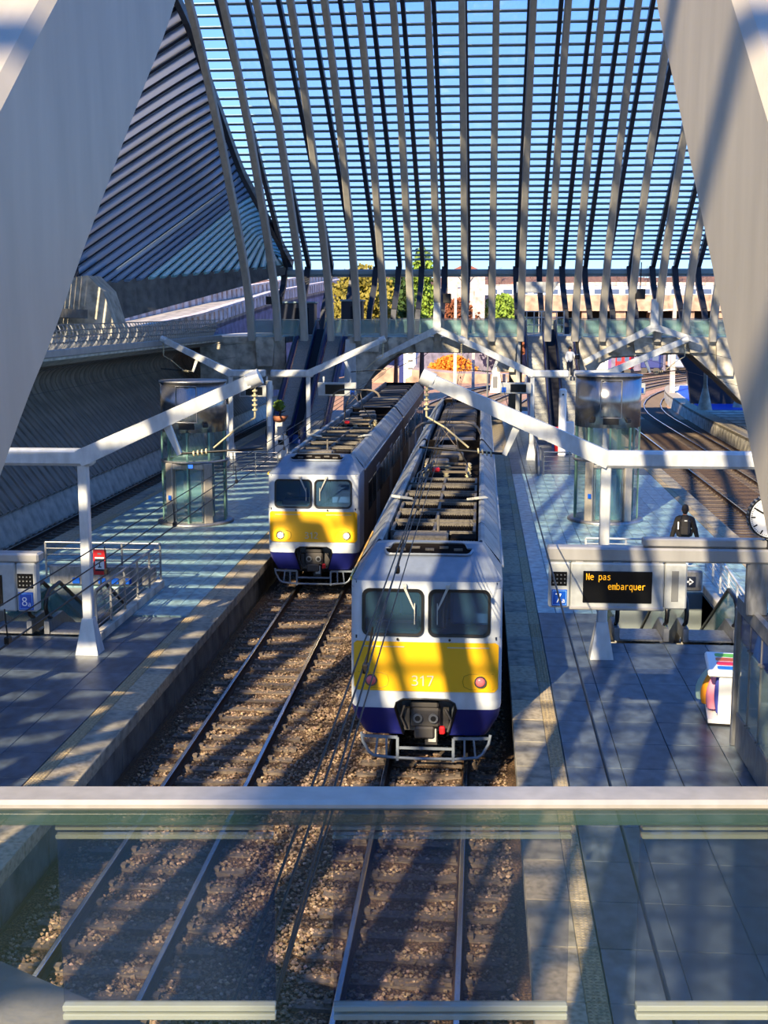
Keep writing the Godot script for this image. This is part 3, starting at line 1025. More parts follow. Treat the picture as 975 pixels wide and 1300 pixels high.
# ---------- far footbridge ----------
func build_bridge() -> void:
	var c := structure("footbridge", "concrete footbridge across the tracks that the far ends of the vault ribs stand on", "bridge")
	var st := begin()
	box(st, V(4, 6.36, 89.6), Vector3(44, 0.4, 10.8))
	for s in [[-18.0, -12.5], [-8.35, 2.3], [6.2, 26.0]]:
		box(st, V((s[0] + s[1]) / 2, 6.36, 82.2), Vector3(s[1] - s[0], 0.4, 4.0))
	part("deck", st, M.concrete, c)
	# fascia wall with openings over the tracks
	var poly := PackedVector2Array([Vector2(-18, 6.5), Vector2(-18, 3.2), Vector2(-12.5, 3.2), Vector2(-12.5, 6.5)])
	st = begin()
	extrude(st, poly, V(0, 0, 80.3), Vector3(1, 0, 0), Vector3(0, 1, 0), Vector3(0, 0, -0.5))
	poly = PackedVector2Array([Vector2(-8.35, 6.5), Vector2(-8.35, 3.0), Vector2(-7.7, 3.0), Vector2(-6.6, 4.6), Vector2(-5.3, 5.5), Vector2(-4.6, 5.6), Vector2(0.6, 5.6), Vector2(1.35, 5.3), Vector2(1.9, 4.0), Vector2(2.3, 3.4), Vector2(2.3, 6.5)])
	extrude(st, poly, V(0, 0, 80.3), Vector3(1, 0, 0), Vector3(0, 1, 0), Vector3(0, 0, -0.5))
	poly = PackedVector2Array([Vector2(6.2, 6.5), Vector2(6.2, 3.2), Vector2(6.6, 3.6), Vector2(7.5, 5.0), Vector2(8.2, 5.35), Vector2(12.2, 5.6), Vector2(13.0, 5.55), Vector2(14.9, 3.9), Vector2(16.3, 2.5), Vector2(26, 2.5), Vector2(26, 6.5)])
	extrude(st, poly, V(0, 0, 80.3), Vector3(1, 0, 0), Vector3(0, 1, 0), Vector3(0, 0, -0.5))
	part("fascia", st, M.concrete, c)
	# dark sloping soffits under the two spans
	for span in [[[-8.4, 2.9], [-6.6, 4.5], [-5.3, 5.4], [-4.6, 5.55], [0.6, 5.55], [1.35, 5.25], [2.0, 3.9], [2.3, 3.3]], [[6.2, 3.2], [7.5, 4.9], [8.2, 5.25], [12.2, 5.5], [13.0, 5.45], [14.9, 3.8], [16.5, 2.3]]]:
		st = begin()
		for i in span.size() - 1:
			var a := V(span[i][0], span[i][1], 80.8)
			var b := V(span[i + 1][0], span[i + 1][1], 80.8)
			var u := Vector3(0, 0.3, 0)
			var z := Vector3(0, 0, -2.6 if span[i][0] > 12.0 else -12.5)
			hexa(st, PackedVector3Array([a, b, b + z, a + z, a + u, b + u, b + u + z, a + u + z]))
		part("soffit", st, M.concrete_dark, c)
	# rounded concrete shields between the rib feet
	for k in rib_xs.size() - 1:
		var xa: float = rib_xs[k] + 0.24
		var xb: float = rib_xs[k + 1] - 0.24
		var xm := (xa + xb) / 2
		if (xm > -12.7 and xm < -8.2) or (xm > 2.2 and xm < 6.0) or xm < -18:
			continue
		var lo := 5.62
		if xm < -12: lo = 4.7
		elif xm > 1.1 and xm < 2.5: lo = 4.4
		elif xm > 6.0 and xm < 7.4: lo = 4.4
		elif xm > 14: lo = 4.2
		st = begin()
		var sh := PackedVector2Array([Vector2(xa + 0.12, lo), Vector2(xb - 0.12, lo), Vector2(xb, 6.2), Vector2(xb - 0.06, 6.42), Vector2(xb - 0.3, 6.56), Vector2(xa + 0.3, 6.56), Vector2(xa + 0.06, 6.42), Vector2(xa, 6.2)])
		extrude(st, sh, V(0, 0, 80.0), Vector3(1, 0, 0), Vector3(0, 1, 0), Vector3(0, 0, -0.34))
		part("shield", st, M.concrete, c)
	# piers: pale columns beside the stairs and inclined legs
	st = begin()
	taper(st, V(-8.35, 0.72, 80.6), V(-8.3, 6.4, 80.6), 0.95, 0.7, 0.62, 0.7, Vector3(0, 0, 1))
	part("pier", st, M.white_paint, c)
	for x in [2.32, 6.18]:
		st = begin()
		cbox(st, V(x, 3.9, 80.5), Vector3(0.26, 6.4, 0.5), 0.03)
		part("pier", st, M.white_paint, c)
	for q in [[-8.2, -11.0, 88.0], [2.4, 2.2, 90.0], [6.1, 6.3, 90.0]]:
		st = begin()
		taper(st, V(q[0], 0.7, q[2]), V(q[0], 6.2, q[2]), 0.9, 3.0, 0.7, 6.0, Vector3(0, 0, 1))
		part("pier", st, M.concrete_dark, c)
	for q in [[17.0, 97.7, 16.9, 6.0, 97.4], [20.2, 100.5, 15.9, 6.0, 89.0]]:
		st = begin()
		lathe(st, V(q[0], 0.72, q[1]), [[0.62, 0.0], [0.56, 0.1], [0.2, 1.7], [0.17, 1.9], [0.0, 1.95]], 14)
		part("cone_foot", st, M.concrete, c)
		st = begin()
		taper(st, V(q[0], 2.4, q[1]), V(q[2], q[3], q[4]), 0.26, 0.4, 0.2 if q[2] > 16 else 0.8, 0.5)
		part("inclined_leg", st, M.concrete, c)
	st = begin()
	extrude(st, PackedVector2Array([Vector2(17.0, 0.74), Vector2(26, 0.74), Vector2(26, 6.0), Vector2(15.0, 6.0), Vector2(16.6, 3.4)]), V(0, 0, 104), Vector3(1, 0, 0), Vector3(0, 1, 0), Vector3(0, 0, -0.6))
	part("end_wall", st, M.dark_rib, c)
	# glass balustrade
	for side in [80.25, 93.6]:
		for k in rib_xs.size() - 1:
			var xa: float = rib_xs[k] + 0.03
			var xb: float = rib_xs[k + 1] - 0.03
			var xm := (xa + xb) / 2
			if side < 81 and ((xm > -12.0 and xm < -9.0) or (xm > 2.8 and xm < 5.6)):
				continue
			st = begin()
			box(st, V(xm, 7.1, side), Vector3(xb - xa, 0.98, 0.03))
			part("balustrade_pane", st, M.teal_pane, c)
			st = begin()
			box(st, V(xm, 7.64, side), Vector3(1.69, 0.05, 0.08))
			part("handrail", st, M.stainless, c)
	# forked white struts at the middle of each span
	for q in [[-2.79, -6.5, 5.2, 1.42, 5.2, 8.7, 7.05], [10.55, 6.3, 5.05, 13.3, 6.35, 8.9, 7.2]]:
		var t := thing("forked_strut", "white forked strut on the bridge front above the " + ("two trains" if q[0] < 0 else "tracks right of the right lift"), "strut", Vector3.ZERO, 0.0)
		st = begin()
		taper(st, V(q[0], q[6] - 0.1, 79.3), V(q[0], q[5], 79.3), 0.5, 0.4, 0.4, 0.3, Vector3(0, 0, 1))
		part("stem", st, M.white_paint, t)
		for e in [[q[1], q[2]], [q[3], q[4]]]:
			st = begin()
			taper(st, V(q[0], q[6], 79.3), V(e[0], e[1], 79.3), 0.34, 0.42, 0.3, 0.28, Vector3(0, 1, 0))
			part("arm", st, M.white_paint, t)
	# hanging dark information screens and kiosks on the deck
	for q in [[-2.17, 8.95, 79.0, 0.52, 0.6, "above the middle of the train tracks"], [9.6, 9.2, 79.0, 0.6, 0.62, "above the right end of the bridge"], [-13.3, 8.85, 81.2, 1.05, 0.5, "at the left end of the bridge"]]:
		var t := thing("screen_box", "black box-shaped screen hanging between vault ribs " + q[5], "screen", Vector3.ZERO)
		st = begin()
		cbox(st, V(q[0], q[1], q[2]), Vector3(q[3], q[4], 0.35), 0.03)
		part("casing", st, M.black, t)
		st = begin()
		bar(st, V(q[0], q[1] + q[4] / 2, q[2]), V(q[0], q[1] + 1.9, q[2] - 0.2), 0.06, 0.06, Vector3(0, 0, 1))
		part("hanger", st, M.black, t)
	for q in [[-12.9, 89.0, 2.5, 2.15, "wide dark blue"], [-9.3, 91.5, 1.5, 2.3, "narrow dark"]]:
		var t := thing("kiosk", q[4] + " kiosk box standing on the bridge deck behind the left escalators", "kiosk", V(q[0], 6.56, q[1]))
		st = begin()
		cbox(st, Vector3(0, q[3] / 2, 0), Vector3(q[2], q[3], 1.6), 0.04)
		part("body", st, M.dark_panel, t)
		st = begin()
		cbox(st, Vector3(0, q[3] + 0.06, 0), Vector3(q[2] + 0.2, 0.12, 1.8), 0.03)
		part("roof", st, M.purlin, t)
		st = begin()
		box(st, Vector3(q[2] * 0.15, q[3] * 0.45, 0.81), Vector3(q[2] * 0.4, q[3] * 0.8, 0.03))
		part("door", st, M.navy, t)
	# little roof over the right escalators
	var rf := thing("escalator_canopy", "grey slab roof with a pale slanted end above the right far escalators", "canopy", V(3.6, 0, 86))
	st = begin()
	extrude(st, PackedVector2Array([Vector2(-1.3, 9.4), Vector2(1.1, 9.4), Vector2(1.5, 10.1), Vector2(-1.3, 10.1)]), Vector3(0, 0, 0), Vector3(1, 0, 0), Vector3(0, 1, 0), Vector3(0, 0, -1.4))
	part("slab", st, M.white_paint, rf)
	for x in [-1.0, 0.9]:
		st = begin()
		box(st, Vector3(x, 8.0, -0.7), Vector3(0.16, 2.88, 0.16))
		part("post", st, M.white_paint, rf)
	var sg := thing("stair_gate", "white barred frame on the bridge at the head of the right far escalators", "railing", V(3.6, 6.56, 86.4))
	st = begin()
	for x in [-1.1, -0.6, -0.1, 0.4, 0.9, 1.4, 1.9]:
		box(st, Vector3(x, 0.8, 0), Vector3(0.07, 1.6, 0.07))
	for y in [0.15, 0.7, 1.2, 1.6]:
		box(st, Vector3(0.4, y, 0), Vector3(3.1, 0.06, 0.06))
	part("bars", st, M.white_paint, sg)

# ---------- the curved ribbed wall and the walkway on the left ----------
func build_left_wall() -> void:
	var c := structure("wall_left", "curved concrete wall of narrow ribbed panels overhanging the leftmost track", "wall")
	var prof := spline([Vector2(-17.05, 0.95), Vector2(-18.0, 2.2), Vector2(-19.1, 3.5), Vector2(-19.9, 4.4), Vector2(-20.1, 5.1), Vector2(-19.4, 5.7), Vector2(-17.3, 6.1)], 3)
	# footing ledge
	var st := begin()
	extrude(st, PackedVector2Array([Vector2(-16.9, -0.6), Vector2(-16.85, -0.1), Vector2(-17.15, 0.85), Vector2(-17.05, 1.0), Vector2(-18.4, 1.05), Vector2(-18.4, -0.6)]), V(0, 0, 20), Vector3(1, 0, 0), Vector3(0, 1, 0), Vector3(0, 0, -80))
	part("footing", st, M.concrete, c)
	var d := 22.0
	var pm := begin()
	var rings := []
	for k in prof.size():
		var t := (prof[mini(k + 1, prof.size() - 1)] - prof[maxi(k - 1, 0)]).normalized()
		var o := Vector2(-t.y, t.x)
		if o.x > 0 and k < 8: o = -o
		var ring := PackedVector3Array()
		# rib-like panel: proud in the middle, thin recessed joint at its side
		for q in [[-0.36, 0.16], [-0.36, 0.02], [-0.31, -0.06], [0.2, -0.06], [0.24, 0.04], [0.24, 0.16]]:
			ring.append(Vector3(prof[k].x - o.x * -q[1], prof[k].y - o.y * -q[1], q[0]))
		rings.append(ring)
	loft(pm, rings, true)
	var panel := done(pm)
	while d < 100.0:
		inst("panel", panel, M.wall_rib, c, Transform3D(Basis(), V(0, 0, d)))
		d += 0.72
	st = begin()
	var back := PackedVector2Array()
	for p in prof: back.append(p - Vector2(0.22, 0))
	back.append(Vector2(-17.5, 6.4)); back.append(Vector2(-21.5, 6.4)); back.append(Vector2(-21.5, 0.9)); back.append(Vector2(-17.9, 0.9))
	extrude(st, back, V(0, 0, 20), Vector3(1, 0, 0), Vector3(0, 1, 0), Vector3(0, 0, -80))
	part("backing", st, M.concrete_dark, c)
	# walkway on top with its edge beam
	st = begin()
	extrude(st, PackedVector2Array([Vector2(-16.3, 6.66), Vector2(-16.35, 6.3), Vector2(-17.2, 6.0), Vector2(-30, 6.0), Vector2(-30, 6.66)]), V(0, 0, 20), Vector3(1, 0, 0), Vector3(0, 1, 0), Vector3(0, 0, -59))
	part("walkway", st, M.concrete, c)
	st = begin()
	cbox(st, V(-16.34, 6.56, 49.5), Vector3(0.14, 0.3, 59), 0.03)
	part("edge_beam", st, M.steel_paint, c)
	# railing of curved uprights
	var r := thing("railing", "grey railing of closely set curved uprights along the raised left walkway", "railing", Vector3.ZERO)
	var um := begin()
	for i in 5:
		var a := Vector3(-0.04 + 0.30 * sin(i * 0.5), i * 0.2, 0)
		var b := Vector3(-0.04 + 0.30 * sin((i + 1) * 0.5), (i + 1) * 0.2, 0)
		taper(um, a, b, 0.03, 0.1 - i * 0.012, 0.03, 0.09 - i * 0.012, Vector3(1, 0, 0))
	var up := done(um)
	var dd := 24.0
	while dd < 78.0:
		inst("upright", up, M.stainless_dull, r, Transform3D(Basis(), V(-16.6, 6.64, dd)))
		dd += 0.5
	st = begin()
	for q in [[-16.45, 6.95], [-16.34, 7.2], [-16.34, 7.42], [-16.42, 7.64]]:
		bar(st, V(q[0], q[1], 24), V(q[0], q[1], 78.5), 0.05, 0.05)
	part("rails", st, M.stainless_dull, r)
	# massive concrete root of the awning and its dark column
	var b := structure("pillar", "angular grey concrete base of the awning rising behind the left walkway", "pillar")
	st = begin()
	extrude(st, PackedVector2Array([Vector2(-26.3, 6.6), Vector2(-24.0, 10.0), Vector2(-22.6, 10.2), Vector2(-21.7, 9.3), Vector2(-20.9, 6.6)]), V(0, 0, 72), Vector3(1, 0, 0), Vector3(0, 1, 0), Vector3(0, 0, -2.6))
	part("base", st, M.concrete, b)
	st = begin()
	taper(st, V(-23.6, 9.8, 72.4), V(-25.6, 22, 76), 0.7, 0.7, 0.5, 0.5)
	part("column", st, M.dark_rib, b)
	st = begin()
	taper(st, V(-28.5, 8.4, 62), V(-23.0, 8.0, 71.5), 1.4, 0.5, 1.4, 0.5)
	part("side_beam", st, M.concrete_dark, b)
	# sunlit road ramp behind, with pale block parapets
	var rd := structure("road", "sunlit road ramp rising to the right behind the left walkway between two pale block parapets", "road")
	var far_edge := [V(-33.0, 6.4, 92), V(-30.12, 7.32, 105), V(-26.68, 8.98, 122), V(-20.93, 12.0, 165), V(-17.2, 13.2, 180)]
	var near_edge := [V(-22.0, 5.55, 66), V(-20.71, 7.0, 92), V(-20.1, 9.0, 120), V(-18.87, 10.56, 150), V(-16.4, 11.6, 165)]
	for i in 4:
		st = begin()
		var dn := Vector3(0, 0.6, 0)
		hexa(st, PackedVector3Array([near_edge[i] - dn, near_edge[i + 1] - dn, far_edge[i + 1] - dn, far_edge[i] - dn, near_edge[i], near_edge[i + 1], far_edge[i + 1], far_edge[i]]))
		part("carriageway", st, M.asphalt, rd)
		st = begin()
		var lo0: Vector3 = near_edge[i] * Vector3(1, 0, 1)
		var lo1: Vector3 = near_edge[i + 1] * Vector3(1, 0, 1)
		var wd := Vector3(-0.5, 0, 0)
		hexa(st, PackedVector3Array([lo0, lo1, lo1 + wd, lo0 + wd, near_edge[i] - dn * 0.5, near_edge[i + 1] - dn * 0.5, near_edge[i + 1] - dn * 0.5 + wd, near_edge[i] - dn * 0.5 + wd]))
		part("retaining_wall", st, M.violet_wall, rd)
	for edge in [far_edge, near_edge]:
		st = begin()
		for i in 4:
			var p0: Vector3 = edge[i]
			var p1: Vector3 = edge[i + 1]
			var dir := (p1 - p0).normalized()
			var s := 0.4
			while s < p0.distance_to(p1):
				box(st, p0 + dir * s + Vector3(0, 0.42, 0), Vector3(0.5, 0.84, 0.95), frame_of(dir))
				s += 1.5
		stuff(part("parapet_blocks", st, M.pale, rd))
		st = begin()
		for i in 4:
			bar(st, edge[i] + Vector3(0, 0.93, 0), edge[i + 1] + Vector3(0, 0.93, 0), 0.6, 0.18)
		part("parapet_cap", st, M.pale, rd)

# ---------- the bridge edge that the camera looks over ----------
func build_near_bridge() -> void:
	var c := structure("near_footbridge", "footbridge deck under the viewpoint with its sloping concrete soffit at lower left", "bridge")
	var st := begin()
	box(st, V(4, 6.36, -7.0), Vector3(44, 0.4, 15.6))
	part("deck", st, M.concrete_dark, c)
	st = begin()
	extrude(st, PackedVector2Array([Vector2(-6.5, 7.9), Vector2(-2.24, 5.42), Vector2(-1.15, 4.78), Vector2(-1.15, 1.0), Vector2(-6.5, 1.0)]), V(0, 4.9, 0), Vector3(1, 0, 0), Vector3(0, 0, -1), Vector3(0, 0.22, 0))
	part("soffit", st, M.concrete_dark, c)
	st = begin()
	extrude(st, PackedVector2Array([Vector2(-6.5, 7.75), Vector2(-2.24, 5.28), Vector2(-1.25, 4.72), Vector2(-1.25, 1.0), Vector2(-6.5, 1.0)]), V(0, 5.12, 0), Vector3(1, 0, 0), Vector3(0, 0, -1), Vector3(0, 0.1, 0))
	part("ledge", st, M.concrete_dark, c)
	# handrail and glass between the two nearest ribs, square to the line of sight
	var r := thing("glass_railing", "pale steel handrail with greenish glass panels crossing the bottom of the view", "railing", Vector3.ZERO, deg_to_rad(4.394))
	st = begin()
	cbox(st, V(0, 7.651, 1.294), Vector3(1.36, 0.012, 0.046), 0.004)
	part("handrail", st, M.handrail, r)
	st = begin()
	box(st, V(0, 7.64, 1.268), Vector3(1.36, 0.012, 0.012))
	part("seal", st, M.seal, r)
	st = begin()
	box(st, V(0, 7.11, 1.262), Vector3(1.36, 1.05, 0.012))
	part("pane", st, M.rail_glass, r)
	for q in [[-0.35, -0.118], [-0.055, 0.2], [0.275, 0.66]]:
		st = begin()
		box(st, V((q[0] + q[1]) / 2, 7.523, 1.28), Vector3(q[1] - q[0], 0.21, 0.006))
		part("reflection_pane", st, M.blue_pane, r)  # tinted sheet stands in for sky reflected by the glass
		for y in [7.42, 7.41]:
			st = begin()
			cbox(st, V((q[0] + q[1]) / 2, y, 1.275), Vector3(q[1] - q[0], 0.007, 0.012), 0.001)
			part("reflection_strip", st, M.reflection_pale, r)  # thin bars drawn for ceiling strips reflected in the glass
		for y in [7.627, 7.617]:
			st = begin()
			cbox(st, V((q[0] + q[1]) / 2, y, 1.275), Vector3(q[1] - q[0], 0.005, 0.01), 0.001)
			part("reflection_strip", st, M.reflection_dim, r)

# ---------- trains ----------
func cab_w(h: float) -> float:
	if h < 1.0:
		return lerpf(1.12, 1.3, clampf((h - 0.66) / 0.34, 0, 1))
	return lerpf(1.3, 1.342, clampf((h - 1.0) / 0.25, 0, 1))

func cab(x: float, h: float, off := 0.0) -> Vector3:
	var w := cab_w(h)
	var r := 0.2
	var b := 0.03 * (x / w) * (x / w)
	var e := absf(x) - (w - r)
	if e > 0:
		b += r - sqrt(maxf(0.0, r * r - e * e))
	b += 0.10 * clampf((h - 2.42) / 1.05, 0, 1) + 0.12 * clampf((1.18 - h) / 0.5, 0, 1)
	return Vector3(x, h, -b + off)

func cab_strip(st: SurfaceTool, fa: Callable, fb: Callable, h0: float, h1: float, rows: int, cols: int, off := 0.0) -> void:
	# the piece of the cab front between the curves x = fa(h) and x = fb(h)
	var prev := PackedVector3Array()
	for j in rows + 1:
		var h := lerpf(h0, h1, float(j) / rows)
		var row := PackedVector3Array()
		for i in cols + 1:
			var u := float(i) / cols
			row.append(cab(lerpf(fa.call(h), fb.call(h), u), h, off))
		if j > 0:
			for i in cols:
				quad(st, prev[i], row[i], row[i + 1], prev[i + 1])
		prev = row

func cab_side(st: SurfaceTool, h0: float, h1: float) -> void:
	for s in [-1.0, 1.0]:
		var a := cab(s * cab_w(h0), h0)
		var b := cab(s * cab_w(h1), h1)
		var a2 := Vector3(a.x, a.y, -1.7)
		var b2 := Vector3(b.x, b.y, -1.7)
		if s > 0: quad(st, a, b, b2, a2)
		else: quad(st, a2, b2, b, a)

func text(called: String, words: String, size: float, m: Material, parent: Node, at: Vector3, turn := 0.0, depth := 0.006, font := "Droid Sans") -> MeshInstance3D:
	var t := TextMesh.new()
	var f := SystemFont.new()
	f.font_names = PackedStringArray([font])
	f.font_weight = 500
	t.font = f
	t.text = words
	t.font_size = 32
	t.pixel_size = size / 23.0
	t.depth = depth
	t.curve_step = 2.0
	return inst(called, t, m, parent, Transform3D(Basis(Vector3.UP, turn), at))

func build_train(label: String, x: float, d: float, number: String, lamp: Material) -> void:
	var t := thing("train", label, "train", V(x, 0, d), 0.0, "electric trains at the platforms")
	var L := 20.4
	var wl := func(h: float) -> float: return -cab_w(h)
	var wr := func(h: float) -> float: return cab_w(h)
	var op := func(h: float) -> float:
		if h > 1.22: return 0.545 - 0.16 * pow((h - 1.22) / 0.12, 2.0)
		return lerpf(0.4, 0.545, (h - 0.66) / 0.56)
	var opn := func(h: float) -> float: return -op.call(h)
	# --- cab front ---
	var white := begin()
	white.set_smooth_group(1)
	cab_strip(white, wl, opn, 1.18, 1.34, 5, 14)
	cab_strip(white, op, wr, 1.18, 1.34, 5, 14)
	cab_strip(white, wl, wr, 1.34, 2.5, 6, 40)
	cab_strip(white, wl, wr, 3.34, 3.47, 1, 40)
	for s in [[-1.342, -1.135], [-0.035, 0.035], [1.135, 1.342]]:
		cab_strip(white, func(_h: float) -> float: return s[0], func(_h: float) -> float: return s[1], 2.5, 3.34, 3, 8)
	white.set_smooth_group(-1)
	cab_side(white, 1.18, 2.5)
	cab_side(white, 2.5, 3.47)
	for sx in [-1.0, 1.0]:
		for cx in [0.035, 1.135]:
			for cy in [2.5, 3.34]:
				var ix: float = 0.13 if cx < 0.5 else -0.13
				var iy: float = 0.13 if cy < 3 else -0.13
				var o := cab(sx * cx, cy)
				for k in 5:
					var a0 := PI / 2 * k / 5.0
					var a1 := PI / 2 * (k + 1) / 5.0
					var p0 := cab(sx * (cx + ix - ix * cos(a0)), cy + iy - iy * sin(a0))
					var p1 := cab(sx * (cx + ix - ix * cos(a1)), cy + iy - iy * sin(a1))
					if (p0 - o).cross(p1 - o).z > 0: tri(white, o, p1, p0)
					else: tri(white, o, p0, p1)
	var front := part("cab_front", white, M.train_white, t)
	var blue := begin()
	blue.set_smooth_group(1)
	cab_strip(blue, wl, opn, 0.66, 1.18, 6, 14)
	cab_strip(blue, op, wr, 0.66, 1.18, 6, 14)
	blue.set_smooth_group(-1)
	cab_side(blue, 0.66, 1.0)
	cab_side(blue, 1.0, 1.18)
	part("lower_skirt", blue, M.train_blue, t)
	# yellow panel with softly rounded ends
	var yel := begin()
	yel.set_smooth_group(1)
	var yw := func(h: float) -> float:
		var e := maxf(0.0, absf(h - 1.95) - 0.39) / 0.06
		return 1.285 - 0.06 * (1.0 - sqrt(maxf(0.0, 1.0 - e * e)))
	cab_strip(yel, func(h: float) -> float: return -yw.call(h), yw, 1.5, 2.4, 16, 40, 0.012)
	var panel := part("yellow_panel", yel, M.train_yellow, t)
	var ln := begin()
	for s in [-1.0, 1.0]:
		bar(ln, cab(s * 0.38, 2.31, 0.014), cab(s * 1.12, 2.31, 0.014), 0.012, 0.014)
	for k in 2:
		bar(ln, cab(-1.26, 1.83, 0.013), cab(-0.95, 1.83, 0.013), 0.006, 0.008)
	part("groove", ln, M.number_grey, panel)
	for s in [-1.0, 1.0]:
		var pts := PackedVector3Array()
		for q in [[1.2, 1.55], [0.78, 1.55], [0.68, 1.6], [0.655, 1.69], [0.68, 1.79], [0.78, 1.83], [1.2, 1.83]]:
			pts.append(cab(s * q[0], q[1], 0.012))
		var os := begin()
		tube(os, pts, 0.008, 4)
		part("lamp_recess_rim", os, mat(Color(0.7, 0.56, 0.02), 0.4), panel)
		var lp := begin()
		var c := cab(s * 0.97, 1.69, 0.0)
		tube(lp, PackedVector3Array([c, c + Vector3(0, 0, 0.035)]), 0.11, 18)
		var ring := part("headlight", lp, M.stainless, t)
		lp = begin()
		lathe(lp, Vector3.ZERO, [[0.085, 0.0], [0.075, 0.02], [0.045, 0.035], [0.001, 0.04]], 14)
		var lens := inst("lens", done(lp), lamp, ring, Transform3D(Basis(Vector3(1, 0, 0), PI / 2), c + Vector3(0, 0, 0.034)))
		if lamp == M.lamp_white:
			var li := OmniLight3D.new()
			li.name = "headlight_beam"
			li.light_color = Color(1, 0.93, 0.8)
			li.light_energy = 0.25
			li.light_size = 0.05
			li.omni_range = 20.0
			li.omni_attenuation = 2.0
			li.shadow_enabled = true
			li.position = c + Vector3(0, 0, 0.14)
			t.add_child(li, true)
	text("number", number, 0.18, M.number_grey, t, cab(-0.05, 1.69, 0.02) + Vector3(0, 0, 0.0))
	# --- windscreens ---
	for s in [-1.0, 1.0]:
		var x0 := 0.035 if s > 0 else -1.135
		var outer := rounded(x0, 2.5, x0 + 1.1, 3.34, 0.13, 5)
		var inner := rounded(x0 + 0.05, 2.55, x0 + 1.05, 3.29, 0.1, 5)
		var fr := begin()
		var ra := PackedVector3Array()
		var rb := PackedVector3Array()
		var rc := PackedVector3Array()
		var rd := PackedVector3Array()
		for k in outer.size():
			ra.append(cab(outer[k].x, outer[k].y, -0.01)); rb.append(cab(outer[k].x, outer[k].y, 0.03))
			rc.append(cab(inner[k].x, inner[k].y, 0.026)); rd.append(cab(inner[k].x, inner[k].y, -0.02))
		loft(fr, [ra, rb, rc, rd], true)
		var frame := part("windscreen_frame", fr, M.rubber, t)
		var gl := begin()
		for k in range(1, inner.size() - 1):
			tri(gl, cab(inner[0].x, inner[0].y, 0.0), cab(inner[k + 1].x, inner[k + 1].y, 0.0), cab(inner[k].x, inner[k].y, 0.0))
		part("windscreen", gl, M.cab_glass, frame)
		# wiper
		var wp := begin()
		var p0 := cab(s * 0.38, 3.4, 0.05)
		var p1 := cab(s * 0.2, 2.98, 0.06)
		bar(wp, p0, p1, 0.022, 0.02)
		bar(wp, p0 + Vector3(s * 0.03, 0, 0), p1 + Vector3(s * 0.015, 0.02, 0), 0.012, 0.015)
		bar(wp, p1 + Vector3(0, 0.12, 0.0), p1 + Vector3(0, -0.26, 0.0), 0.016, 0.02, Vector3(0, 0, 1))
		box(wp, p0, Vector3(0.07, 0.06, 0.06))
		part("wiper", wp, M.number_grey, t)
	var nz := begin()
	for s in [-0.5, 0.42]:
		disc(nz, cab(s, 2.445, 0.0), Vector3(0, 0, 1), 0.022, 0.03, 8)
	part("washer_nozzle", nz, M.black, t)
	# inside of the driving cab
	var ci := begin()
	box(ci, Vector3(0, 2.95, -1.35), Vector3(2.6, 1.1, 0.06))
	box(ci, Vector3(0, 3.44, -0.75), Vector3(2.5, 0.04, 1.2))
	part("cab_interior", ci, M.cab_inside, t)
	ci = begin()
	cbox(ci, Vector3(-0.55, 2.62, -0.5), Vector3(0.8, 0.2, 0.5), 0.04)
	cbox(ci, Vector3(0.1, 2.85, -0.7), Vector3(0.5, 0.75, 0.3), 0.05)
	box(ci, Vector3(0, 2.47, -0.7), Vector3(2.5, 0.06, 1.3))
	part("driving_desk", ci, M.dark_panel, t)
	ci = begin()
	cbox(ci, Vector3(0.78, 2.88, -1.0), Vector3(0.75, 0.8, 0.2), 0.06)
	cbox(ci, Vector3(-0.28, 2.9, -1.15), Vector3(0.5, 0.6, 0.2), 0.06)
	part("cab_seat", ci, M.cab_blue, t)
	# --- sloping roof front ---
	var ra2 := PackedVector3Array()
	var rb2 := PackedVector3Array()
	ra2.append(Vector3(-1.342, 3.47, -1.7)); rb2.append(Vector3(-0.98, 3.95, -1.7))
	for i in 25:
		var u := -1.0 + i / 12.0
		ra2.append(cab(u * 1.342, 3.47))
		rb2.append(Vector3(u * 0.98, 3.95 - 0.03 * u * u, -1.28 - 0.1 * u * u))
	ra2.append(Vector3(1.342, 3.47, -1.7)); rb2.append(Vector3(0.98, 3.95, -1.7))
	var sl := begin()
	loft(sl, [rb2, ra2], false)
	for i in range(1, 25):
		quad(sl, rb2[i], rb2[i] + Vector3(0, -0.02, -0.36), rb2[i + 1] + Vector3(0, -0.02, -0.36), rb2[i + 1])
	part("roof_front", sl, M.train_grey, t)
	var slope := func(x: float, k: float, off: float) -> Vector3:
		var u: float = x / lerpf(1.342, 0.98, k)
		var a := cab(u * 1.342, 3.47)
		var b := Vector3(u * 0.98, 3.95 - 0.03 * u * u, -1.28 - 0.1 * u * u)
		return a.lerp(b, k) + Vector3(0, 0.93, 0.36) * off
	var edge := func(u: float, top: bool, grow: float) -> Vector3:
		var e := maxf(0.0, absf(u) - 0.84) / 0.16
		var half := 0.145 * sqrt(maxf(0.0, 1.0 - e * e)) + grow * 0.018
		return slope.call(u * (0.8 + grow * 0.025) * (1.0 - (0.12 if top else 0.0)), 0.81 + (half if top else -half), 0.02)
	var vt := begin()
	var ring_in := PackedVector3Array()
	var ring_out := PackedVector3Array()
	for i in 32:
		var u0 := -1.0 + i / 16.0
		var u1 := -1.0 + (i + 1) / 16.0
		quad(vt, edge.call(u0, false, 0.0), edge.call(u0, true, 0.0), edge.call(u1, true, 0.0), edge.call(u1, false, 0.0))
	for i in 33:
		ring_in.append(edge.call(-1.0 + i / 16.0, true, 0.0)); ring_out.append(edge.call(-1.0 + i / 16.0, true, 1.0))
	for i in range(32, -1, -1):
		ring_in.append(edge.call(-1.0 + i / 16.0, false, 0.0)); ring_out.append(edge.call(-1.0 + i / 16.0, false, 1.0))
	var vent := part("roof_vent", vt, M.matt_black, t)
	vt = begin()
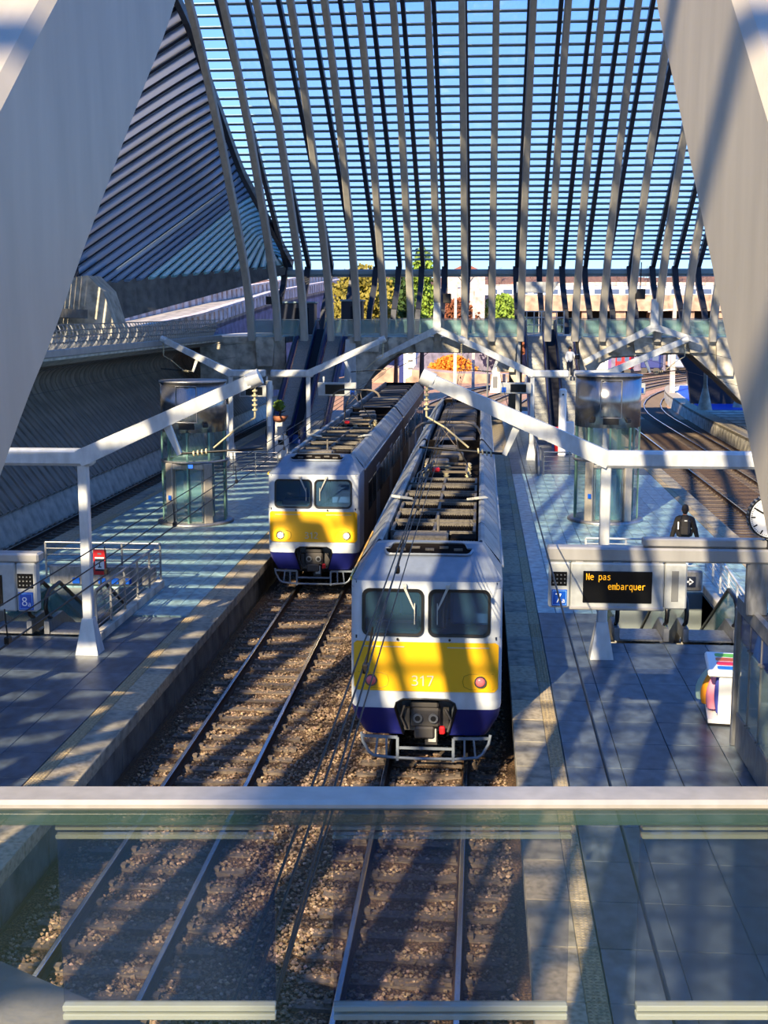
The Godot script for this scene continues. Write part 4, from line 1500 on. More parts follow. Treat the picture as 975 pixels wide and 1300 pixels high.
	var vu := PackedVector3Array()
	for q in ring_in: vu.append(q + Vector3(0, 0.025, 0.012))
	loft(vt, [ring_out, vu, ring_in], true)
	part("vent_rim", vt, M.train_grey, vent)
	vt = begin()
	for k in 5:
		box(vt, slope.call(-0.5 + k * 0.26, 0.78 + 0.05 * (k % 2), 0.035), Vector3(0.16, 0.04, 0.04))
	part("vent_pipes", vt, M.roof_frame, vent)
	# --- coupler ---
	var cs := begin()
	box(cs, Vector3(0, 1.0, -0.55), Vector3(1.1, 0.8, 0.06))
	for s in [-1.0, 1.0]:
		quad(cs, Vector3(s * 0.545, 1.36, -0.06), Vector3(s * 0.4, 0.62, -0.16), Vector3(s * 0.38, 0.62, -0.55), Vector3(s * 0.5, 1.36, -0.55))
	quad(cs, Vector3(-0.545, 1.36, -0.05), Vector3(0.545, 1.36, -0.05), Vector3(0.5, 1.36, -0.55), Vector3(-0.5, 1.36, -0.55))
	part("coupler_recess", cs, M.train_grey, t)
	var cp := begin()
	cbox(cp, Vector3(-0.02, 1.22, -0.2), Vector3(0.5, 0.13, 0.22), 0.03)
	cbox(cp, Vector3(0.0, 0.98, -0.22), Vector3(0.52, 0.36, 0.3), 0.04)
	cbox(cp, Vector3(-0.02, 0.72, -0.12), Vector3(0.36, 0.22, 0.2), 0.03)
	box(cp, Vector3(0.1, 0.62, -0.2), Vector3(0.22, 0.28, 0.2))
	for s in [-0.34, 0.36]:
		box(cp, Vector3(s, 0.92, -0.25), Vector3(0.1, 0.4, 0.14))
	tube(cp, PackedVector3Array([Vector3(-0.38, 1.2, -0.1), Vector3(-0.44, 1.0, -0.08), Vector3(-0.36, 0.8, -0.1)]), 0.022, 6)
	tube(cp, PackedVector3Array([Vector3(0.34, 1.15, -0.1), Vector3(0.46, 0.95, -0.08), Vector3(0.4, 0.74, -0.06)]), 0.026, 6)
	var coupler := part("coupler", cp, M.iron, t)
	for s in [-0.14, 0.14]:
		var so := begin()
		tube(so, PackedVector3Array([Vector3(s, 0.99, -0.08), Vector3(s, 0.99, -0.02)]), 0.085, 14)
		part("socket", so, M.stainless_dull, coupler)
		so = begin()
		tube(so, PackedVector3Array([Vector3(s, 0.99, -0.03), Vector3(s, 0.99, -0.012)]), 0.05, 12)
		part("socket_hole", so, M.black, coupler)
	var rv := begin()
	cbox(rv, Vector3(0.3, 0.78, -0.03), Vector3(0.1, 0.14, 0.1), 0.02)
	part("red_valve", rv, M.red, coupler)
	rv = begin()
	box(rv, Vector3(0.12, 0.66, -0.09), Vector3(0.14, 0.24, 0.04))
	part("plate", rv, M.number_grey, coupler)
	var ed := begin()
	var ep := PackedVector3Array()
	for q in [[0.4, 0.66], [0.47, 0.9], [0.545, 1.18], [0.52, 1.28], [0.4, 1.35], [0.0, 1.36], [-0.4, 1.35], [-0.52, 1.28], [-0.545, 1.18], [-0.47, 0.9], [-0.4, 0.66]]:
		ep.append(cab(q[0], q[1], 0.008))
	tube(ed, ep, 0.02, 6)
	part("recess_rim", ed, M.rubber, t)
	# --- cowcatcher of pale bars ---
	var cw := begin()
	for s in [-1.0, 1.0]:
		tube(cw, PackedVector3Array([Vector3(s * 1.16, 0.68, -0.12), Vector3(s * 1.13, 0.52, -0.1), Vector3(s * 1.02, 0.33, -0.07), Vector3(s * 0.92, 0.27, -0.05), Vector3(s * 0.55, 0.245, -0.03), Vector3(0, 0.24, -0.02)]), 0.03, 7)
		bar(cw, Vector3(s * 1.14, 0.62, -0.1), Vector3(s * 0.5, 0.62, -0.05), 0.035, 0.05)
		bar(cw, Vector3(s * 0.5, 0.62, -0.05), Vector3(s * 0.5, 0.2, -0.02), 0.05, 0.05, Vector3(0, 0, 1))
		bar(cw, Vector3(s * 0.7, 0.62, -0.06), Vector3(s * 0.7, 0.25, -0.03), 0.035, 0.04, Vector3(0, 0, 1))
		bar(cw, Vector3(s * 0.86, 0.62, -0.08), Vector3(s * 0.9, 0.27, -0.05), 0.035, 0.04, Vector3(0, 0, 1))
	bar(cw, Vector3(-0.5, 0.43, -0.04), Vector3(0.5, 0.43, -0.04), 0.035, 0.045)
	part("cowcatcher", cw, M.train_grey, t)
	var uf := begin()
	box(uf, Vector3(0, 0.62, -L / 2 - 0.6), Vector3(2.1, 0.55, L - 1.4))
	box(uf, Vector3(0, 0.62, -L * 1.5 - 0.6), Vector3(2.1, 0.55, L - 1.4))
	part("underframe", uf, M.black, t)
	var bg := begin()
	for c in [3.0, L - 3.0, L + 3.4, 2 * L - 2.6]:
		box(bg, Vector3(0, 0.45, -c), Vector3(2.2, 0.3, 2.6))
	part("bogie", bg, M.iron, t)
	var whl := begin()
	for c in [3.0, L - 3.0, L + 3.4, 2 * L - 2.6]:
		for e in [-0.95, 0.95]:
			for s in [-1.0, 1.0]:
				tube(whl, PackedVector3Array([Vector3(s * 0.66, 0.46, -c + e), Vector3(s * 0.79, 0.46, -c + e)]), 0.455, 16)
	part("wheels", whl, M.iron, t)
	# --- the two cars ---
	for k in 2:
		var z0 := -1.7 if k == 0 else -L - 0.4
		var z1 := -L if k == 0 else -2 * L
		var sd := begin()
		for s in [-1.0, 1.0]:
			var a := [Vector3(s * 1.3, 0.95, 0), Vector3(s * 1.342, 1.2, 0), Vector3(s * 1.342, 3.44, 0)]
			for i in 2:
				var p: Vector3 = a[i]
				var q: Vector3 = a[i + 1]
				if s > 0: quad(sd, p + Vector3(0, 0, z0), q + Vector3(0, 0, z0), q + Vector3(0, 0, z1), p + Vector3(0, 0, z1))
				else: quad(sd, p + Vector3(0, 0, z1), q + Vector3(0, 0, z1), q + Vector3(0, 0, z0), p + Vector3(0, 0, z0))
		box(sd, Vector3(0, 2.2, z1 + 0.03), Vector3(2.68, 2.5, 0.06))
		box(sd, Vector3(0, 2.2, z0 - 0.03), Vector3(2.68, 2.5, 0.06))
		var body := part("car_body", sd, M.train_side, t)
		# windows and doors
		var z := z0 - (1.4 if k == 0 else 0.9)
		var n := 0
		while z - 1.3 > z1:
			for s in [-1.0, 1.0]:
				var wn := begin()
				if n % 4 == 2:
					cbox(wn, Vector3(s * 1.342, 2.0, z - 0.7), Vector3(0.03, 2.0, 1.3), 0.01)
					part("door", wn, M.train_grey, body)
					wn = begin()
					for e in [-0.3, 0.3]:
						wn = begin()
						box(wn, Vector3(s * 1.352, 2.45, z - 0.7 + e), Vector3(0.03, 0.75, 0.36))
						part("window", wn, M.side_glass, body)
				else:
					cbox(wn, Vector3(s * 1.345, 2.4, z - 0.65), Vector3(0.03, 0.9, 1.2), 0.01)
					part("window", wn, M.side_glass, body)
			z -= 1.55
			n += 1
		# roof shoulders of separate panels
		z = z0
		while z > z1 + 0.1:
			var ze := maxf(z - 2.05, z1)
			for s in [-1.0, 1.0]:
				var sh := begin()
				var prof := [Vector3(s * 1.35, 3.44, 0), Vector3(s * 1.3, 3.56, 0), Vector3(s * 1.02, 3.9, 0), Vector3(s * 0.95, 3.93, 0), Vector3(s * 0.9, 3.9, 0), Vector3(s * 0.9, 3.6, 0)]
				var r0 := PackedVector3Array()
				var r1 := PackedVector3Array()
				for p in prof:
					r0.append(p + Vector3(0, 0, z - 0.02)); r1.append(p + Vector3(0, 0, ze + 0.02))
				if s > 0: loft(sh, [r0, r1], false)
				else: loft(sh, [r1, r0], false)
				part("roof_panel", sh, M.train_shoulder, t)
			z = ze
		var gut := begin()
		for s in [-1.0, 1.0]:
			bar(gut, Vector3(s * 1.36, 3.44, z0), Vector3(s * 1.36, 3.44, z1), 0.05, 0.04)
		part("gutter", gut, M.train_grey, body)
		var fl := begin()
		box(fl, Vector3(0, 3.58, (z0 + z1) / 2), Vector3(1.84, 0.06, z0 - z1))
		for s in [0, 1]:
			box(fl, Vector3(0, 3.7, z0 if s == 0 else z1), Vector3(1.84, 0.36, 0.06))
		part("roof_well", fl, M.matt_black, t)
	var gap := begin()
	for i in 6:
		cbox(gap, Vector3(0, 2.2, -L - 0.03 - i * 0.066), Vector3(2.5 - 0.1 * (i % 2), 2.5, 0.05), 0.02)
	part("gangway", gap, M.black, t)
	# --- roof gear ---
	var bx := begin()
	cbox(bx, Vector3(-0.2, 3.78, -2.25), Vector3(1.05, 0.34, 0.5), 0.03)
	part("roof_box", bx, M.roof_frame, t)
	bx = begin()
	cbox(bx, Vector3(0.62, 3.76, -2.25), Vector3(0.5, 0.3, 0.5), 0.02)
	var louver := part("vent_box", bx, M.matt_black, t)
	bx = begin()
	for i in 9:
		box(bx, Vector3(0.42 + i * 0.05, 3.77, -1.985), Vector3(0.022, 0.2, 0.03))
	part("vent_fins", bx, M.roof_frame, louver)
	bx = begin()
	tube(bx, PackedVector3Array([Vector3(0.12, 3.9, -2.6), Vector3(0.12, 4.25, -2.6)]), 0.03, 6)
	part("aerial", bx, M.roof_frame, t)
	# resistor frames: one mesh each for the frame and its grille, shared along the roof
	var fm := begin()
	for e in [-0.5, 0.5]:
		bar(fm, Vector3(-0.82, 0.16, e), Vector3(0.82, 0.16, e), 0.05, 0.07)
		for s in [-0.82, 0.0, 0.82]:
			bar(fm, Vector3(s, 0, e), Vector3(s, 0.2, e), 0.05, 0.05, Vector3(0, 0, 1))
	for s in [-0.82, 0.02, 0.82]:
		bar(fm, Vector3(s, 0.17, -0.5), Vector3(s, 0.17, 0.5), 0.055, 0.06)
	var frame_mesh := done(fm)
	var gm := begin()
	for i in 30:
		box(gm, Vector3(-0.78 + i * 0.0535, 0.06, 0), Vector3(0.016, 0.16, 0.94))
	for e in [-0.34, 0.0, 0.34]:
		box(gm, Vector3(0, 0.13, e), Vector3(1.6, 0.02, 0.03))
	var grille_mesh := done(gm)
	for k in 6:
		var f := inst("resistor_frame", frame_mesh, M.roof_frame, t, Transform3D(Basis(), Vector3(0, 3.66, -3.6 - k * 1.42)))
		inst("grille", grille_mesh, M.matt_black, f)
	bx = begin()
	for s in [-1.0, 1.0]:
		taper(bx, Vector3(s * 1.0, 3.98, -6.9), Vector3(s * 0.7, 3.9, -7.2), 0.3, 0.06, 0.22, 0.05)
	part("step_plate", bx, M.number_grey, t)
	for k in 9:
		bx = begin()
		var zz := -21.6 - k * 2.1
		cbox(bx, Vector3(0, 3.72, zz), Vector3(1.5, 0.22, 1.7), 0.08)
		part("roof_cover", bx, M.roof_dirt if k % 3 else M.roof_frame, t)
	# cables, insulators and boxes behind the resistors
	for k in 5:
		bx = begin()
		var zz := -15.4 - k * 0.95
		cbox(bx, Vector3(-0.35 + 0.2 * (k % 3), 3.73, zz), Vector3(0.7 + 0.15 * (k % 2), 0.24, 0.6), 0.04)
		part("roof_box", bx, M.roof_dirt if k % 2 else M.roof_frame, t)
	for k in 6:
		bx = begin()
		lathe(bx, Vector3(-0.6 + 0.6 * (k % 3), 3.6, -12.5 - 2.0 * floorf(k / 3.0)), [[0.06, 0], [0.06, 0.05], [0.1, 0.08], [0.05, 0.11], [0.1, 0.15], [0.05, 0.18], [0.09, 0.22], [0.04, 0.26], [0, 0.27]], 10)
		part("insulator", bx, M.porcelain, t)
	bx = begin()
	for k in 3:
		tube(bx, PackedVector3Array([Vector3(-0.7 + k * 0.1, 3.66, -3.0), Vector3(-0.72 + k * 0.1, 3.68, -8.0), Vector3(-0.75 + k * 0.13, 3.85, -12.0), Vector3(-0.4, 3.9, -14.5)]), 0.025, 5)
	part("cable", bx, M.rubber, t)
	# pantograph, raised to the contact wire
	var pz := -12.9
	bx = begin()
	for s in [-0.55, 0.55]:
		bar(bx, Vector3(s, 3.9, pz + 0.8), Vector3(s, 3.9, pz - 1.0), 0.06, 0.06)
		tube(bx, PackedVector3Array([Vector3(s, 3.92, pz - 0.8), Vector3(s * 0.6, 4.55, pz + 0.9), Vector3(s * 0.3, 5.05, pz)]), 0.022, 6)
	for e in [0.8, -1.0, -0.1]:
		bar(bx, Vector3(-0.55, 3.9, pz + e), Vector3(0.55, 3.9, pz + e), 0.06, 0.06)
	tube(bx, PackedVector3Array([Vector3(-0.34, 4.5, pz + 0.86), Vector3(0.34, 4.5, pz + 0.86)]), 0.025, 6)
	tube(bx, PackedVector3Array([Vector3(-0.17, 5.05, pz), Vector3(0.34, 4.5, pz + 0.86)]), 0.014, 5)
	tube(bx, PackedVector3Array([Vector3(0.17, 5.05, pz), Vector3(-0.34, 4.5, pz + 0.86)]), 0.014, 5)
	part("pantograph", bx, M.panto, t)
	bx = begin()
	for e in [-0.16, 0.16]:
		tube(bx, PackedVector3Array([Vector3(-0.92, 4.86, pz + e), Vector3(-0.84, 5.02, pz + e), Vector3(-0.68, 5.12, pz + e), Vector3(-0.45, 5.16, pz + e), Vector3(0.45, 5.16, pz + e), Vector3(0.68, 5.12, pz + e), Vector3(0.84, 5.02, pz + e), Vector3(0.92, 4.86, pz + e)]), 0.028, 6)
	part("collector_bow", bx, M.panto, t)
	bx = begin()
	cbox(bx, Vector3(-0.25, 3.98, -11.9), Vector3(0.2, 0.12, 0.2), 0.03)
	part("red_cap", bx, M.red, t)
	# yellow edge on the roof shoulder by the cab
	bx = begin()
	bar(bx, Vector3(-1.355, 3.47, -0.3), Vector3(-1.36, 3.47, -5.0), 0.03, 0.07)
	part("yellow_line", bx, M.train_yellow, t)

func build_trains() -> void:
	build_train("nearer electric train numbered 317 with pink unlit tail lamps and a yellow front panel", -0.92, 21.6, "317", M.lens_red)
	build_train("farther electric train on the left track with glowing white headlights and a yellow front panel", -4.84, 36.0, "312", M.lamp_white)

# ---------- escalators ----------
func escalator(label: String, x: float, h0: float, d0: float, h1: float, d1: float, group: String, w := 0.95, flat := 1.2) -> void:
	# from the landing at (h0, d0) to the landing at (h1, d1), flat ends included
	var t := thing("escalator", label, "escalator", V(x, 0, 0), 0.0, group)
	var a := d0 + flat
	var b := d1 - flat
	var n := int(absf(h1 - h0) / 0.21)
	# steps
	var sm := begin()
	var run := (b - a) / n
	var rise := (h1 - h0) / n
	box(sm, Vector3.ZERO, Vector3(w - 0.06, 0.03, run))
	box(sm, Vector3(0, -rise / 2 if rise > 0 else rise / 2, run / 2 if rise > 0 else -run / 2), Vector3(w - 0.06, absf(rise), 0.03))
	for i in 10:
		box(sm, Vector3(-w / 2 + 0.08 + i * (w - 0.16) / 9, 0.02, 0), Vector3(0.02, 0.012, run))
	var smesh := done(sm)
	for i in n:
		inst("step", smesh, M.step, t, Transform3D(Basis(), V(0, h0 + rise * (i + 1), a + run * (i + 0.5))))
	var lp := begin()
	box(lp, V(0, h0 + 0.0, (d0 + a) / 2), Vector3(w, 0.04, flat))
	box(lp, V(0, h1 + 0.0, (d1 + b) / 2), Vector3(w, 0.04, flat))
	part("comb_plate", lp, M.stainless_dull, t)
	for s in [-1.0, 1.0]:
		var xs: float = s * (w / 2 + 0.08)
		var sk := begin()
		var lo := 0.55
		extrude(sk, PackedVector2Array([Vector2(d0, h0 - 0.02), Vector2(d0, h0 + 0.28), Vector2(a, h0 + 0.3), Vector2(b, h1 + 0.3), Vector2(d1, h1 + 0.28), Vector2(d1, h1 - 0.02), Vector2(b, h1 - lo), Vector2(a + 0.3, h0 - lo + 0.2), Vector2(a, h0 - 0.02)]), Vector3(xs - 0.06, 0, 0), Vector3(0, 0, -1), Vector3(0, 1, 0), Vector3(0.12, 0, 0))
		part("skirt", sk, M.escal_blue if h1 > h0 else M.stainless_dull, t)
		var gp := begin()
		extrude(gp, PackedVector2Array([Vector2(d0 + 0.15, h0 + 0.28), Vector2(d0 + 0.1, h0 + 0.6), Vector2(d0 + 0.3, h0 + 0.92), Vector2(a, h0 + 0.95), Vector2(b, h1 + 0.95), Vector2(d1 - 0.3, h1 + 0.92), Vector2(d1 - 0.1, h1 + 0.6), Vector2(d1 - 0.15, h1 + 0.28), Vector2(b, h1 + 0.3), Vector2(a, h0 + 0.3)]), Vector3(xs - 0.01, 0, 0), Vector3(0, 0, -1), Vector3(0, 1, 0), Vector3(0.02, 0, 0))
		part("balustrade", gp, M.escal_blue if h1 > h0 else M.pane, t)
		var hp := PackedVector3Array()
		for q in [[d0 + 0.3, h0 + 0.3], [d0 + 0.06, h0 + 0.42], [d0 - 0.02, h0 + 0.62], [d0 + 0.06, h0 + 0.84], [d0 + 0.3, h0 + 0.96], [a, h0 + 0.99], [b, h1 + 0.99], [d1 - 0.3, h1 + 0.96], [d1 - 0.06, h1 + 0.84], [d1 + 0.02, h1 + 0.62], [d1 - 0.06, h1 + 0.42], [d1 - 0.3, h1 + 0.3]]:
			hp.append(V(xs, q[1], q[0]))
		var hr := begin()
		tube(hr, hp, 0.05, 8)
		part("handrail", hr, M.rubber, t)

func build_escalators() -> void:
	for q in [[3.4, "left one of the two pale-stepped escalators rising behind the right lift"], [5.3, "right one of the two pale-stepped escalators rising behind the right lift"]]:
		escalator(q[1], q[0], 0.78, 69.5, 6.58, 84.2, "far escalators up to the bridge", 1.0, 1.6)
	for q in [[-11.35, "left one of the two dark blue escalators rising on the left platform"], [-9.5, "right one of the two dark blue escalators rising on the left platform"]]:
		escalator(q[1], q[0], 0.78, 69.5, 6.58, 84.2, "far escalators up to the bridge", 1.0, 1.6)
	# infill between the two lanes of each pair
	for x in [4.35, -10.42]:
		var t := thing("stair_divider", "dark blue sloping panel between the two far " + ("right" if x > 0 else "left") + " escalators", "panel", V(x, 0, 0))
		var st := begin()
		extrude(st, PackedVector2Array([Vector2(70.5, 0.77), Vector2(71.3, 1.2), Vector2(82.3, 6.95), Vector2(84.2, 6.95), Vector2(84.2, 6.5), Vector2(82.6, 5.9), Vector2(72.5, 0.77)]), Vector3(-0.26, 0, 0), Vector3(0, 0, -1), Vector3(0, 1, 0), Vector3(0.52, 0, 0))
		part("panel", st, M.escal_blue, t)
		st = begin()
		bar(st, V(0, 1.25, 71.3), V(0, 7.0, 82.3), 0.56, 0.05)
		part("capping", st, M.navy, t)
	# stairwells going down inside the platforms
	for q in [[2.95, 5.95, 28.0, 33.4, "right"], [-11.7, -8.75, 27.6, 32.9, "left"]]:
		var side: String = q[4]
		var c := structure("stairwell", "lined opening in the " + side + " platform that two escalators go down into", "stairwell")
		var st := begin()
		var xm: float = (q[0] + q[1]) / 2
		var dm: float = (q[2] + q[3]) / 2
		for x in [q[0] - 0.03, q[1] + 0.03]:
			box(st, V(x, -1.4, dm + 1.0), Vector3(0.06, 4.2, q[3] - q[2] + 2.0))
		part("lining", st, M.concrete, c)
		st = begin()
		box(st, V(xm, -3.4, dm + 1), Vector3(q[1] - q[0], 0.1, 9))
		part("lower_floor", st, M.concrete_dark, c)
		st = begin()
		extrude(st, PackedVector2Array([Vector2(q[2] + 1.25, 0.45), Vector2(q[3] + 2, -2.8), Vector2(q[3] + 2, -3.3), Vector2(q[2] + 0.4, -3.3), Vector2(q[2] + 0.4, 0.45)]), V(q[0] + 0.05, 0, 0), Vector3(0, 0, -1), Vector3(0, 1, 0), Vector3(q[1] - q[0] - 0.1, 0, 0))
		part("ramp", st, M.concrete, c)
		# pale header across the far end with a small blue arrow sign
		st = begin()
		cbox(st, V(xm, 1.06, q[3] + 0.1), Vector3(q[1] - q[0], 0.54, 0.16), 0.03)
		part("header", st, M.stainless_dull, c)
		for k in 2:
			escalator(("left" if k == 0 else "right") + " lane of the two escalators going down in the " + side + " platform opening", lerpf(q[0], q[1], 0.25 + 0.5 * k) + (0.0 if k == 0 else 0.05), 0.78, q[2] + 0.2, -2.4, q[3] + 2.6, "escalators going down from the platforms", 0.95, 1.0)
	var ar := thing("arrow_sign", "small navy sign with a white arrow on the header of the right stairwell", "sign", V(5.45, 1.05, 33.4))
	var st := begin()
	cbox(st, Vector3.ZERO, Vector3(0.62, 0.28, 0.03), 0.005)
	part("plate", st, M.dark_panel, ar)
	st = begin()
	box(st, Vector3(0.1, 0, 0.018), Vector3(0.2, 0.05, 0.006))
	extrude(st, PackedVector2Array([Vector2(0.14, 0.1), Vector2(0.26, 0), Vector2(0.14, -0.1)]), Vector3(0, 0, 0.015), Vector3(1, 0, 0), Vector3(0, 1, 0), Vector3(0, 0, 0.006))
	part("arrow", st, M.sign_white, ar)
	var st2 := begin()
	for k in 5:
		box(st2, V(-10.95 + k * 0.36, 0.92, 32.9), Vector3(0.2, 0.16, 0.02))
	var sg := part("lit_panel", st2, M.sign_blue)
	tag(sg, "row of small navy blue panels on the header of the left stairwell", "sign")

# ---------- glass lifts ----------
func build_lift(x: float, d: float, top: float, split: float, label: String) -> void:
	var t := thing("lift", label, "lift", V(x, 0, d), 0.0, "glass lifts on the platforms")
	var r := 1.13
	var st := begin()
	lathe(st, Vector3.ZERO, [[0.0, 0.7], [r + 0.22, 0.7], [r + 0.22, 0.82], [r + 0.16, 0.86], [0.0, 0.86]], 32)
	part("plinth", st, M.stainless_dull, t)
	# stainless drum on top, with a lid that projects to one side
	st = begin()
	lathe(st, Vector3.ZERO, [[r - 0.05, split], [r + 0.02, split], [r + 0.02, top], [r - 0.05, top]], 40)
	var drum := part("drum", st, M.stainless, t)
	st = begin()
	lathe(st, Vector3.ZERO, [[0.0, top - 0.02], [r + 0.06, top - 0.02], [r + 0.06, top + 0.04], [0.0, top + 0.04]], 40)
	part("lid", st, M.stainless_dull, drum)
	st = begin()
	lathe(st, Vector3.ZERO, [[0.0, split + 0.02], [r - 0.03, split + 0.02]], 32)
	part("drum_floor", st, M.purlin, drum)
	# framed door in the drum
	st = begin()
	var ps := [[-0.36, split + 0.35], [0.36, split + 0.35], [0.36, top - 0.12], [-0.36, top - 0.12]]
	for i in 4:
		var p: Array = ps[i]
		var q: Array = ps[(i + 1) % 4]
		tube(st, PackedVector3Array([Vector3(p[0], p[1], sqrt((r + 0.03) * (r + 0.03) - p[0] * p[0])), Vector3((p[0] + q[0]) / 2, (p[1] + q[1]) / 2, sqrt((r + 0.03) * (r + 0.03) - pow((p[0] + q[0]) / 2, 2))), Vector3(q[0], q[1], sqrt((r + 0.03) * (r + 0.03) - q[0] * q[0]))]), 0.018, 5)
	part("hatch_rim", st, M.stainless_dull, drum)
	st = begin()
	box(st, Vector3(0, split + 0.22, r + 0.02), Vector3(0.55, 0.2, 0.06))
	for s in [-0.62, 0.62]:
		cbox(st, Vector3(s, split + 0.24, 0.96), Vector3(0.2, 0.12, 0.12), 0.02, Basis(Vector3.UP, s * 0.95))
	part("cameras", st, M.black, drum)
	# curved glass wall panes and the steel mullions between them
	var n := 8
	for k in n:
		var a0 := PI / 2 + 0.42 + k * (TAU - 0.84) / n
		var a1 := a0 + (TAU - 0.84) / n - 0.03
		st = begin()
		lathe(st, Vector3.ZERO, [[r, 0.86], [r, split]], 5, a0, a1)
		part("glass_pane", st, M.lift_glass, t)
		st = begin()
		box(st, Vector3(cos(a0) * r, (0.86 + split) / 2, -sin(a0) * r), Vector3(0.06, split - 0.86, 0.06), Basis(Vector3.UP, a0))
		part("mullion", st, M.lift_green, t)
	st = begin()
	lathe(st, Vector3.ZERO, [[r, 3.02], [r, split]], 8, PI * 1.5 - 0.5, PI * 1.5 + 0.5)
	part("glass_pane", st, M.lift_glass, t)
	# transom ring
	st = begin()
	lathe(st, Vector3.ZERO, [[r - 0.03, 2.94], [r + 0.05, 2.94], [r + 0.05, 3.02], [r - 0.03, 3.02], [r - 0.03, 2.94]], 40)
	part("transom", st, M.stainless_dull, t)
	# door portal facing the camera
	for s in [-1.0, 1.0]:
		st = begin()
		cbox(st, Vector3(s * 0.66, 1.9, 0.96), Vector3(0.3, 2.1, 0.16), 0.02, Basis(Vector3.UP, s * 0.5))
		part("door_post", st, M.portal, t)
		st = begin()
		box(st, Vector3(s * 0.245, 1.78, 0.99), Vector3(0.46, 1.86, 0.03))
		var door := part("door", st, M.lift_door, t)
		st = begin()
		for e in [-0.22, 0.22]:
			box(st, Vector3(s * 0.245 + e, 1.78, 1.0), Vector3(0.035, 1.86, 0.05))
		box(st, Vector3(s * 0.245, 0.88, 1.0), Vector3(0.46, 0.05, 0.05))
		part("door_frame", st, M.stainless_dull, door)
	st = begin()
	cbox(st, Vector3(0, 2.84, 1.0), Vector3(1.1, 0.2, 0.2), 0.03)
	part("door_head", st, M.portal, t)
	st = begin()
	box(st, Vector3(-0.66, 1.75, 1.08), Vector3(0.12, 0.16, 0.03), Basis(Vector3.UP, -0.5))
	part("call_button", st, M.sign_blue, t)
	st = begin()
	cbox(st, Vector3(0.1, 2.86, 1.12), Vector3(0.16, 0.12, 0.05), 0.01)
	var ind := part("indicator_lamp", st, M.blue_lamp, t)
	# the car's inner column and rails
	st = begin()
	for s in [-0.5, 0.5]:
		box(st, Vector3(s, 2.4, -0.6), Vector3(0.12, 3.1, 0.12))
	box(st, Vector3(0, 2.95, 0), Vector3(1.5, 0.12, 1.5))
	part("guide_rails", st, M.purlin, t)

func build_lifts() -> void:
	build_lift(-10.1, 43.8, 5.74, 4.02, "round glass lift with a steel drum on top on the left platform")
	build_lift(4.5, 45.3, 5.93, 4.15, "round glass lift with a steel drum on top on the right platform")

# ---------- catenary gantries ----------
func gantry(label: String, px: float, tx: float, ox: float, d: float, group: String, ins := true) -> void:
	# post at px, arm rising to (tx, 6.75) above the track, beam going out to ox
	var t := thing("catenary_gantry", label, "gantry", V(0, 0, d), 0.0, group)
	var s := signf(tx - px)
	var st := begin()
	taper(st, Vector3(px, 0.76, 0), Vector3(px, 1.55, 0), 0.5, 0.5, 0.24, 0.24, Vector3(0, 0, 1))
	part("foot", st, M.white_paint, t)
	st = begin()
	cbox(st, Vector3(px, 3.3, 0), Vector3(0.21, 3.6, 0.21), 0.02)
	part("post", st, M.white_paint, t)
	st = begin()
	cbox(st, Vector3((px + ox) / 2 + 0.1 * s, 5.08, 0), Vector3(absf(px - ox) + 0.3, 0.36, 0.34), 0.06)
	part("beam", st, M.white_paint, t)
	st = begin()
	taper(st, Vector3(px - 0.05 * s, 5.06, 0), Vector3(tx, 6.72, 0), 0.34, 0.36, 0.28, 0.26)
	tube(st, PackedVector3Array([Vector3(tx - 0.05 * s, 6.7, 0), Vector3(tx + 0.22 * s, 6.82, 0)]), 0.17, 12)
	part("arm", st, M.white_paint, t)
	var fx := lerpf(px, tx, 0.5)
	st = begin()
	taper(st, Vector3(fx, 5.85, 0), Vector3(lerpf(px, tx, 0.58), 5.15, 0), 0.16, 0.16, 0.1, 0.1, Vector3(0, 0, 1))
	part("strut", st, M.white_paint, t)
	if ins:
		st = begin()
		tube(st, PackedVector3Array([Vector3(lerpf(px, tx, 0.58), 5.17, 0), Vector3(tx + 0.25 * s, 5.3, 0)]), 0.028, 6)
		part("registration_arm", st, M.black, t)
		st = begin()
		for k in 4:
			disc(st, Vector3(lerpf(px, tx, 0.66) + k * 0.09 * s, 5.17 + 0.018 * k, 0), Vector3(1, 0.1, 0), 0.065, 0.03, 10)
		part("insulator", st, M.porcelain, t)
		st = begin()
		tube(st, PackedVector3Array([Vector3(tx + 0.1 * s, 6.6, 0), Vector3(tx + 0.1 * s, 5.95, 0)]), 0.025, 6)
		for k in 5:
			disc(st, Vector3(tx + 0.1 * s, 6.5 - k * 0.1, 0), Vector3(0, 1, 0), 0.06, 0.035, 10)
		tube(st, PackedVector3Array([Vector3(tx + 0.1 * s, 5.95, 0), Vector3(tx - 0.3 * s, 5.72, 0.0), Vector3(tx - 0.8 * s, 5.3, 0.0)]), 0.022, 6)
		part("dropper", st, M.porcelain, t)

